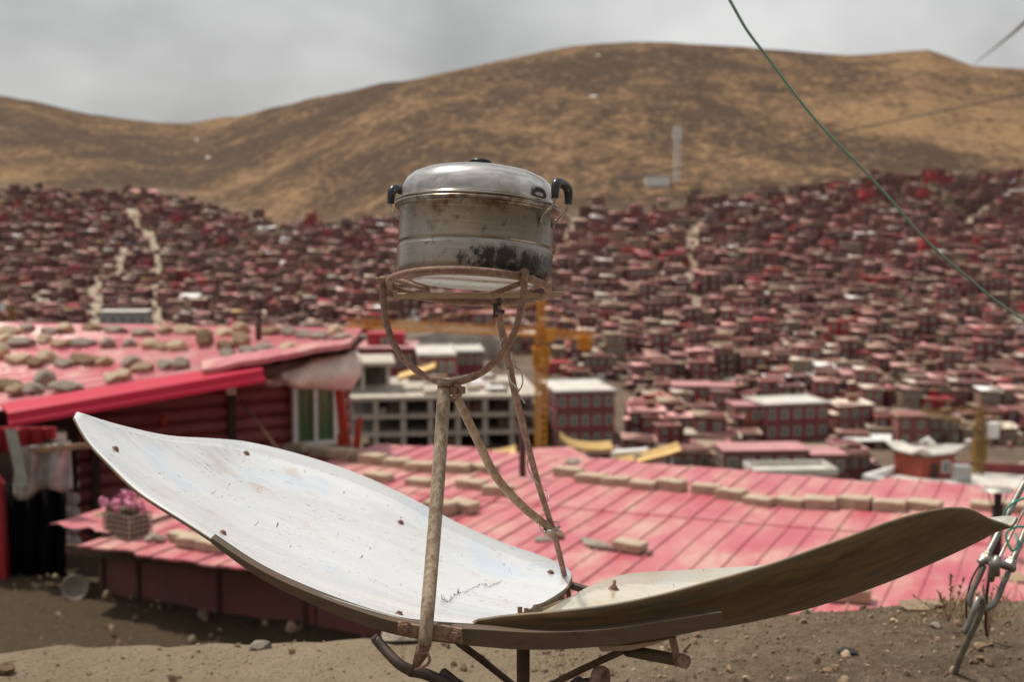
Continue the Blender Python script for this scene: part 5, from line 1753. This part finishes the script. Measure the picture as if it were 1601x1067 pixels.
def block(name, label, px0, px1, ytop, ybase, depth, wall, roofm, st, nc, yaw=0.0, Y=None, side=2, cat='building', parapet=0.18, cw=True):
    cx = (px0 + px1) / 2
    if Y is None:
        b = hill_hit(cx, ybase)
    else:
        b = at(cx, ybase, Y)
    Y = b.y
    w = (px1 - px0) / F * Y
    h = (ybase - ytop) / F * Y
    root = empty(name, b, label, cat, None, (0, 0, R(yaw)))
    ORG.pop(root)
    lo_ = 6.0
    def lp(nme, mb, mt, par=root, **k): return part(nme, mb, mt, par, local=True, **k)
    lp('wall', MB().box((0, depth / 2, (h - lo_) / 2), (w, depth, h + lo_)), wall)
    rf_ = MB().box((0, depth / 2, h + 0.10), (w + 0.5, depth + 0.5, 0.2))
    if parapet:
        for (x, y, a, c) in ((0, -0.1, w + 0.62, 0.3), (0, depth + 0.1, w + 0.62, 0.3), (-w / 2 - 0.1, depth / 2, 0.3, depth - 0.12), (w / 2 + 0.1, depth / 2, 0.3, depth - 0.12)):
            rf_.box((x, y, h + 0.2 + parapet / 2), (a, c, parapet))
    lp('roof', rf_, roofm)
    sh_ = h / st
    if cw:
        for s in range(1, st + 1):
            lp('cornice', MB().box((0, depth / 2, s * sh_ - 0.22), (w + 0.3, depth + 0.3, 0.3)), M['cornice'])
    for s in range(st):
        zc = s * sh_ + sh_ * 0.5
        ww, hh = min(w / nc * 0.5, 1.3), sh_ * 0.46
        for i in range(nc):
            x = -w / 2 + w * (i + 0.5) / nc
            f = lp('window', MB().box((x, -0.04, zc), (ww + 0.3, 0.08, hh + 0.3)), M['paneframe'])
            lp('pane', MB().box((x - ww * .26, -0.07, zc), (ww * .46, 0.08, hh)).box((x + ww * .26, -0.07, zc), (ww * .46, 0.08, hh)), M['pane'], f)
        for sd_ in (-1, 1):
            for i in range(side):
                y = depth * (i + 0.5) / side
                f = lp('window', MB().box((sd_ * (w / 2 + 0.04), y, zc), (0.08, ww + 0.3, hh + 0.3)), M['paneframe'])
                lp('pane', MB().box((sd_ * (w / 2 + 0.07), y, zc), (0.08, ww, hh)), M['pane'], f)
    return root, w, h, Y

block('maroon_block', 'long three-storey maroon block with pale flat roof right of the orange crane', 868, 962, 613, 702, 14, M['blockmaroon'], M['roofwhite'], 3, 5, 10, None, 4)
block('white_roofed_block', 'two-storey maroon block with a wide white flat roof and grey windows', 1192, 1300, 634, 690, 9, M['blockmaroon'], M['roofwhite'], 2, 5, 14, None, 3)
block('orange_tower_house', 'small orange-red tower house with white-framed upper windows beside the white-roofed block', 1149, 1193, 640, 692, 6, M['blockorange'], M['roofpink'], 2, 2, 6, None, 2, 'house', 0.2)
block('crimson_house', 'crimson corner house with pink roof edge and balcony band', 1052, 1110, 606, 645, 7, M['blockred'], M['roofpink'], 2, 3, -4, None, 2, 'house', 0.15)
block('crimson_wing', 'maroon wing with pink roof joined right of the crimson corner house', 1112, 1150, 608, 642, 6, M['blockmaroon'], M['roofpink'], 2, 3, -4, None, 2, 'house', 0.15)
block('white_long_house', 'long single-storey house with thick white roof edge above the pink tin roof', 1180, 1308, 744, 775, 6, M['blockmaroon'], M['roofwhite'], 1, 8, 5, 182, 2, 'house', 0.7)
block('brown_long_house', 'long dark maroon shed with pale pink roof behind the white long house', 1130, 1265, 705, 745, 6, M['maroonboard'], M['roofpink'], 1, 5, 4, 192, 2, 'house', 0.0)
block('brown_long_house', 'maroon house with faded pink roof, below the white-roofed block corner', 1268, 1322, 712, 745, 6, M['maroonboard'], M['roofpink'], 1, 3, 2, 193, 2, 'house', 0.0)
block('red_parapet_hall', 'maroon hall with bright red roof box and a row of pale windows', 560, 648, 545, 585, 12, M['blockmaroon'], M['roofpink'], 1, 6, 0, 262, 2, 'hall', 0.0)
block('red_roof_box', 'bright red rooftop box on the maroon hall left of the pot stand', 574, 631, 523, 546, 5, M['blockred'], M['blockred'], 1, 1, 0, 266, 0, 'rooftop room', 0.0, False)
block('pale_roofed_hall', 'maroon hall with pale flat roof behind the concrete frame', 655, 712, 557, 592, 16, M['blockmaroon'], M['roofwhite'], 1, 4, 6, 250, 3, 'hall', 0.3)
block('pale_roofed_annexe', 'low maroon annexe with pale roof beside the pale-roofed hall', 715, 756, 552, 575, 12, M['blockmaroon'], M['roofwhite'], 1, 3, 6, 268, 2, 'hall', 0.3)
block('pink_roofed_house', 'maroon house with a vivid pink roof just under the pot strip', 738, 808, 493, 512, 8, M['blockmaroon'], M['roofpink'], 1, 4, 0, None, 2, 'house', 0.0)
block('grey_green_house', 'wide grey-roofed house with red signboard and green base at the foot of the gully', 155, 230, 488, 512, 9, M['steelgrey'], M['roofwhite'], 1, 5, 2, None, 2, 'house', 0.0)
# the small pink roof between the golden eaves and the long roof
b0 = at(850, 730, 30)
ph = empty('pink_roof_house', b0, 'small house with a smooth pink hipped roof beyond the long tin roof', 'house')
part('wall', MB().hexa([at(792, 790, 29), at(912, 800, 29), at(905, 790, 33), at(800, 790, 33), at(792, 728, 29), at(912, 730, 29), at(905, 722, 33), at(800, 722, 33)]), M['maroonboard'], ph)
part('roof', MB().hexa([at(784, 731, 28.6), at(921, 717, 28.6), at(905, 712, 34), at(795, 712, 34), at(788, 726, 28.7), at(920, 715, 28.7), at(892, 699, 34), at(838, 701, 34)]), M['tin'], ph)

# ---- concrete frame under construction
def frame_building():
    Yf = 226
    o = at(545, 706, Yf)
    cf = empty('concrete_frame', o, 'unfinished grey concrete building frame of open storeys left of the orange crane', 'building', None, (0, 0, R(7)))
    ORG.pop(cf)
    m = Yf / F
    W, D, H = 305 * m, 24.0, 86 * m
    n = 3
    sh_ = H / n
    for s in range(n + 1):
        if s == 0: continue
        part('floor_slab', MB().box((W / 2, D / 2, s * sh_ - 0.3), (W + 0.8, D + 0.8, 0.6)), M['concretelight'] if s == n else M['concrete'], cf, local=True)
    for i in range(8):
        for j in range(3):
            part('column', MB().box((W * i / 7, 0.35 + (D - 0.7) * j / 2, H / 2 - 3.4), (0.85, 0.85, H + 5.6)), M['concrete'], cf, local=True)
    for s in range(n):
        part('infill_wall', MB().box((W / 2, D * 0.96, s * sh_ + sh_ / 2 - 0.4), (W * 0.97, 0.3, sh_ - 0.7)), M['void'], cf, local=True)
    # set-back upper storey at the left end
    for x in (0.5, 4, 8.2):
        for y in (6, 16):
            part('column', MB().box((x - 1.5, y, H + 2.2), (0.6, 0.6, 4.4)), M['concrete'], cf, local=True)
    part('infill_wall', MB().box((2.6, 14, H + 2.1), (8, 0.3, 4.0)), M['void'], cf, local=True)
    part('floor_slab', MB().box((2.6, 11, H + 4.7), (10.4, 12, 0.6)), M['concretelight'], cf, local=True)
    r = random.Random(6)
    for k in range(30):
        sz = (r.uniform(1, 4), r.uniform(1, 3), r.uniform(0.3, 1.0))
        part('formwork_pile', MB().box((r.uniform(9, W - 3), r.uniform(2, D - 3), H + sz[2] / 2), sz), M[r.choice(('white', 'wood', 'concretelight', 'concrete', 'darkwood', 'rooftan'))], cf, local=True)
    for k in range(46):
        s = r.randrange(n)
        sz = (r.uniform(0.1, 2.4), 0.2, r.uniform(0.8, 2.2))
        part('prop', MB().box((r.uniform(1, W - 1), r.uniform(1, D * .5), s * sh_ + sz[2] / 2 + 0.02), sz), M[r.choice(('concrete', 'wood', 'concretelight', 'darkwood'))], cf, local=True)
frame_building()

# ---- cranes
def lattice(mb, a, b, w, n, r=0.12, tri=False):
    a, b = Vector(a), Vector(b)
    d = (b - a).normalized()
    u = Vector((0, 0, 1)) if abs(d.z) < 0.9 else Vector((0, 1, 0))
    x = d.cross(u).normalized(); y = x.cross(d).normalized()
    cor = [(-1, -1), (1, -1), (1, 1), (-1, 1)] if not tri else [(-1, -1), (1, -1), (0, 1)]
    P = [[a.lerp(b, i / n) + x * (cx * w / 2) + y * (cy * w / 2) for cx, cy in cor] for i in range(n + 1)]
    m = len(cor)
    for k in range(m):
        mb.bar(P[0][k], P[n][k], r * 1.5)
    for i in range(n):
        for k in range(m):
            k2 = (k + 1) % m
            mb.bar(P[i][k], P[i + 1][k2] if i % 2 else P[i + 1][k2], r)
            mb.bar(P[i][k], P[i][k2], r)
def crane(name, label, mpx, ybase, ytop, yap, jl, jr, Y, mat, g=1.0):
    base = at(mpx, ybase, Y)
    top = at(mpx, ytop, Y); ap = at(mpx, yap, Y)
    base.x = top.x = ap.x
    root = empty(name, base, label, 'crane')
    mm = MB(); lattice(mm, base, top, 1.6 * g, int(16 * g), 0.15 * g); part('mast', mm, mat, root)
    cg_ = MB()
    c0, c1 = at(mpx, ytop + 52, Y).z, at(mpx, ytop + 24, Y).z
    lattice(cg_, (base.x, Y, c0), (base.x, Y, c1), 2.3 * g, 4, 0.2 * g)
    part('climbing_cage', cg_, mat, root)
    l, r_ = at(jl[0], jl[1], Y), at(jr[0], jr[1], Y + 6)
    jm = MB(); lattice(jm, top, l, 1.15 * g, 22, 0.11 * g, True); part('jib', jm, mat, root)
    cj = MB(); lattice(cj, top, r_, 1.1 * g, 7, 0.14 * g); part('counter_jib', cj, mat, root)
    part('counterweight', MB().box(r_ + Vector((-1.2, 0, -1.0)), (2.0 * g, 1.4 * g, 2.2 * g)), mat, root)
    am = MB(); lattice(am, top, ap, 1.1 * g, 4, 0.16 * g); part('apex_frame', am, mat, root)
    tb = MB().bar(ap, top.lerp(l, 0.6) + Vector((0, 0, 0.8)), 0.14).bar(ap, top.lerp(l, 0.28) + Vector((0, 0, 0.8)), 0.14)
    part('tie_bar', tb, mat, root)
    part('tie_bar', MB().bar(ap, top.lerp(r_, 0.85) + Vector((0, 0, 0.8)), 0.14), mat, root)
    cb2 = MB().box(top + Vector((1.4, -0.6, -0.3)), (1.3, 1.3, 1.9))
    part('cab', cb2, M['white'] if mat is M['craneyellow'] else mat, root)
crane('tower_crane', 'orange tower crane with long lattice jib behind the pot stand', 846, 704, 520, 470, (540, 505), (926, 526), 214, M['crane'])
crane('tower_crane', 'dull yellow crane with white cab by the temple terrace', 1533, 745, 668, 636, (1440, 640), (1565, 667), 178, M['craneyellow'], 0.62)
crane('tower_crane', 'yellow crane partly cut off at the left photo border', -6, 560, 478, 438, (-160, 470), (26, 488), 340, M['craneyellow'], 0.9)

# ---- golden eaves of the temple below the town
def eave(name, label, pts, Y, th, mat=M['gold'], depth=3.0, wallto=None, cat='temple'):
    root = empty(name, at(*pts[len(pts) // 2], Y), label, cat)
    t = catmull([at(x, y, Y) for x, y in pts], 5)
    m_ = Y / F
    rws = [[p + Vector((0, 0, -th * m_)) for p in t], [p + Vector((0, -0.25, -th * m_ * .5)) for p in t], t, [p + Vector((0, depth, 0.25)) for p in t], [p + Vector((0, depth, -th * m_)) for p in t]]
    part('gilded_eave', MB().grid(rws), mat, root)
    if wallto:
        a, b = at(wallto[0], wallto[2], Y + 1.2), at(wallto[1], wallto[2], Y + 1.2)
        w = b.x - a.x
        zt = min(p.z for p in t) + 0.4
        zb = min(a.z, b.z) - 3
        part('wall', MB().box(((a.x + b.x) / 2, Y + 2.4, (zt + zb) / 2), (w, 2.4, zt - zb)), M['blockmaroon'], root)
        for i in range(3):
            f = part('window', MB().box((a.x + w * (i + .5) / 3, Y + 1.17, a.z + 2.1), (1.0, 0.08, 1.7)), M['white'], root)
            part('pane', MB().box((a.x + w * (i + .5) / 3, Y + 1.12, a.z + 2.1), (0.6, 0.06, 1.2)), M['pane'], f)
    return root
eave('temple_roof', 'long bright golden eave sloping above white temple windows', [(925, 738), (960, 729), (1000, 720), (1040, 710), (1064, 702)], 150, 6, wallto=(985, 1056, 752))
eave('temple_roof', 'curved golden eave with upturned tip left of the long bright eave', [(876, 684), (888, 694), (906, 700), (932, 702), (958, 700)], 156, 5)
eave('temple_roof', 'low golden eave in front of the concrete frame', [(700, 708), (740, 715), (780, 713), (806, 706)], 160, 7)
eave('temple_roof', 'glinting golden beam on the pale roof left of the pot stand', [(622, 590), (640, 584), (662, 578), (680, 572)], 222, 7)
wt = MB().hexa([at(955, 722, 153), at(1012, 716, 153), at(1016, 714, 158), at(960, 716, 158), at(955, 708, 153), at(1010, 704, 153), at(1014, 700, 158), at(960, 704, 158)])
solo('white_tarp', wt, M['white'], 'white sheeting heaped behind the long golden eave', 'sheeting')

# ---- temple terrace at the right
Yt = 168
TT = empty('temple_terrace', at(1440, 790, Yt), 'red temple pavilion with grey upturned roof on a white-edged flat terrace', 'temple')
mt_ = Yt / F
part('terrace', MB().hexa([at(1350, 880, Yt - 14), at(1640, 900, Yt - 26), at(1640, 860, Yt + 14), at(1400, 850, Yt + 14), at(1350, 756, Yt - 14), at(1640, 800, Yt - 26), at(1640, 745, Yt + 14), at(1420, 733, Yt + 14)]), M['roofwhite'], TT)
pt_ = MB()
def ridge(mb, a, b, h, w):
    mb.bar(a + Vector((0, 0, h / 2)), b + Vector((0, 0, h / 2)), w, h)
ridge(pt_, at(1352, 755, Yt - 14), at(1640, 799, Yt - 26), 0.8, 0.6)
part('parapet', pt_, M['white'], TT)
pt_ = MB(); ridge(pt_, at(1352, 754, Yt - 14), at(1422, 732, Yt + 14), 0.8, 0.6)
part('parapet', pt_, M['white'], TT)
pt_ = MB(); ridge(pt_, at(1490, 736, Yt + 14), at(1640, 744, Yt + 14), 1.2, 0.6)
part('parapet', pt_, M['blockmaroon'], TT)
pv_ = at(1466, 752, Yt - 1)
PV = Matrix.Translation(pv_) @ Matrix.Rotation(R(24), 4, 'Z')
def pbox(c, sz): 
    return MB().box(PV @ Vector(c), sz, PV.to_3x3())
wP, hP = 5.0, 2.9
part('wall', pbox((0, wP / 2, hP / 2 - 0.5), (wP, wP, hP + 1)), M['blockorange'], TT)
part('cornice', pbox((0, wP / 2, hP + 0.12), (wP + 0.5, wP + 0.5, 0.24)), M['cornice'], TT)
def ringpts(hs, z, up):
    o_ = []
    for k in range(16):
        e, f = k // 4, (k % 4) / 4 * 2 - 1
        x, y = ((f, -1), (1, f), (-f, 1), (-1, -f))[e]
        cz_ = (max(0, min(abs(x), abs(y)) - 0.4) / 0.6) ** 1.5
        o_.append(PV @ Vector((x * hs, wP / 2 + y * hs, z + up * cz_)))
    return o_
rp_ = MB()
R0, R1, R2, R3 = ringpts(wP / 2 + 0.8, hP + 0.3, 0.75), ringpts(wP / 2 + 0.85, hP + 0.5, 0.85), ringpts(wP / 2 - 0.75, hP + 1.0, 0.3), ringpts(wP / 2 - 0.9, hP + 0.2, 0)
rp_.grid([r_ + r_[:1] for r_ in (ringpts(wP / 2 - 0.2, hP + 0.2, 0), R0, R1, R2, R3)], 0, False)
rp_.add(R3, [tuple(range(16))], 1)
part('upturned_roof', rp_, [M['roofwhite'], M['blockred']], TT)
part('door', pbox((-0.6, -0.05, 1.05), (1.1, 0.1, 2.1)), M['darkwood'], TT)
fwn = part('window', pbox((1.1, -0.05, 1.6), (1.2, 0.1, 1.5)), M['white'], TT)
part('pane', pbox((1.1, -0.1, 1.6), (0.85, 0.1, 1.1)), M['pane'], fwn)
bx_ = MB().box(at(1503, 754, Yt - 4) + Vector((0, 0, 0.9)), (1.8, 1.8, 1.9)).box(at(1503, 754, Yt - 4) + Vector((0, 0, 1.9)), (1.95, 1.95, 0.12))
solo('water_tank', bx_, M['steelgrey'], 'pale grey square water tank on the temple terrace', 'tank')

# ---- retaining walls
rw1 = MB()
pts = [(606, 556, 271), (640, 528, 276), (700, 515, 281), (765, 517, 283), (788, 535, 280)]
tp_ = [at(*p) for p in pts]
rw1.grid([[Vector((p.x, p.y, p.z - 6)) for p in tp_], tp_, [p + Vector((0, 1.2, 0)) for p in tp_], [p + Vector((0, 1.2, -6)) for p in tp_]], 0, False)
solo('retaining_wall', rw1, M['concrete'], 'grey concrete retaining wall curving behind the pot yoke', 'wall')
rw2 = MB()
tp_ = [at(*p) for p in [(1306, 641, 252), (1360, 646, 249), (1430, 655, 245), (1510, 668, 241)]]
rw2.grid([[Vector((p.x, p.y - 0.2, p.z - 4)) for p in tp_], [p + Vector((0, -.3, -0.8)) for p in tp_], [p + Vector((0, -.3, 0)) for p in tp_], [p + Vector((0, 2.6, 0)) for p in tp_], [p + Vector((0, 2.6, -4)) for p in tp_]], 0, False)
solo('terrace_wall', rw2, M['rooftan'], 'long pale terrace wall running right from the white-roofed block', 'wall')
for (px0, px1, y0, y1, mt, lab) in ((1318, 1392, 678, 692, 'white', 'white corrugated sheets laid out below the long pale terrace wall'),
                                    (1470, 1498, 648, 660, 'craneyellow', 'yellow panel leaning at the right end of the long pale terrace wall'),
                                    (1122, 1166, 716, 722, 'bluetarp', 'bright blue tarp stretched over a shed left of the white long house'),
                                    (1310, 1336, 628, 634, 'bluetarp2', 'dark blue tarp behind the white-roofed block'),
                                    (280, 326, 459, 467, 'white', 'large white sheet roof uphill right of the pale gully'),
                                    (422, 465, 408, 416, 'white', 'long white sheet roof high in the town left of the pot'),
                                    (402, 428, 354, 359, 'white', 'white roof at the top edge of the town left of the pot'),
                                    (436, 462, 374, 380, 'white', 'white roof just below the topmost one left of the pot'),
                                    (198, 244, 297, 303, 'tin', 'pink roofed pair of sheds at the top left edge of the town')):
    if mt == 'bluetarp': M[mt] = solid('blue_tarp', (0.07, 0.25, 0.55))
    if mt == 'bluetarp2': M[mt] = solid('dark_blue_tarp', (0.02, 0.07, 0.30))
    c = hill_hit((px0 + px1) / 2, y1 + 5)
    Y = c.y - 3
    b_ = MB().hexa([at(px0, y1, Y), at(px1, y1 - 1, Y), at(px1, y1 - 1, Y + 5), at(px0, y1, Y + 5), at(px0 + 1, y1 - 2, Y), at(px1 + 1, y1 - 3, Y), at(px1 + 3, y0 - 1, Y + 5), at(px0 + 3, y0, Y + 5)])
    solo('sheet_roof' if mt in ('white', 'tin') else 'tarp' if 'blue' in mt else 'panel', b_, M[mt], lab, 'roof sheet' if mt in ('white', 'tin') else 'tarp' if 'blue' in mt else 'panel')

# ---- lattice mast and hut on the hill
lb = hill_hit(1058, 287)
LMm = empty('lattice_mast', lb, 'pale steel lattice mast standing alone on the brown hillside', 'mast')
mm = MB()
tz = at(1058, 197, lb.y).z
lattice(mm, lb, Vector((lb.x, lb.y, tz)), 1.7, 14, 0.17)
part('lattice', mm, M['white'], LMm)
part('antenna', MB().box((lb.x - 1.3, lb.y, tz - 3), (0.4, 0.4, 4)).box((lb.x + 1.3, lb.y, tz - 3), (0.4, 0.4, 4)), M['white'], LMm)
hb = hill_hit(1028, 291)
mh = empty('mast_hut', hb, 'small white equipment hut beside the lattice mast', 'hut')
part('wall', MB().box(hb + Vector((0, 2, 1.2)), (8.5, 5, 4.6)), M['white'], mh)
part('roof', MB().box(hb + Vector((0, 2, 3.65)), (9.2, 5.6, 0.3)), M['roofgrey'], mh)
for (px, py, s, lab) in ((309, 219, 2.4, 'upper pale boulder on the hillside saddle'), (327, 247, 2.8, 'lower pale boulder on the hillside saddle'), (930, 151, 2.6, 'pale boulder on the upper slope right of the pot lid'), (936, 87, 2.0, 'pale speck of rock near the hill crest')):
    c = hill_hit(px, py)
    place_stone('boulder', c, (s * 0.8, s * 0.65, s * 0.6), M['white'], lab, 'boulder', k=px % 8)
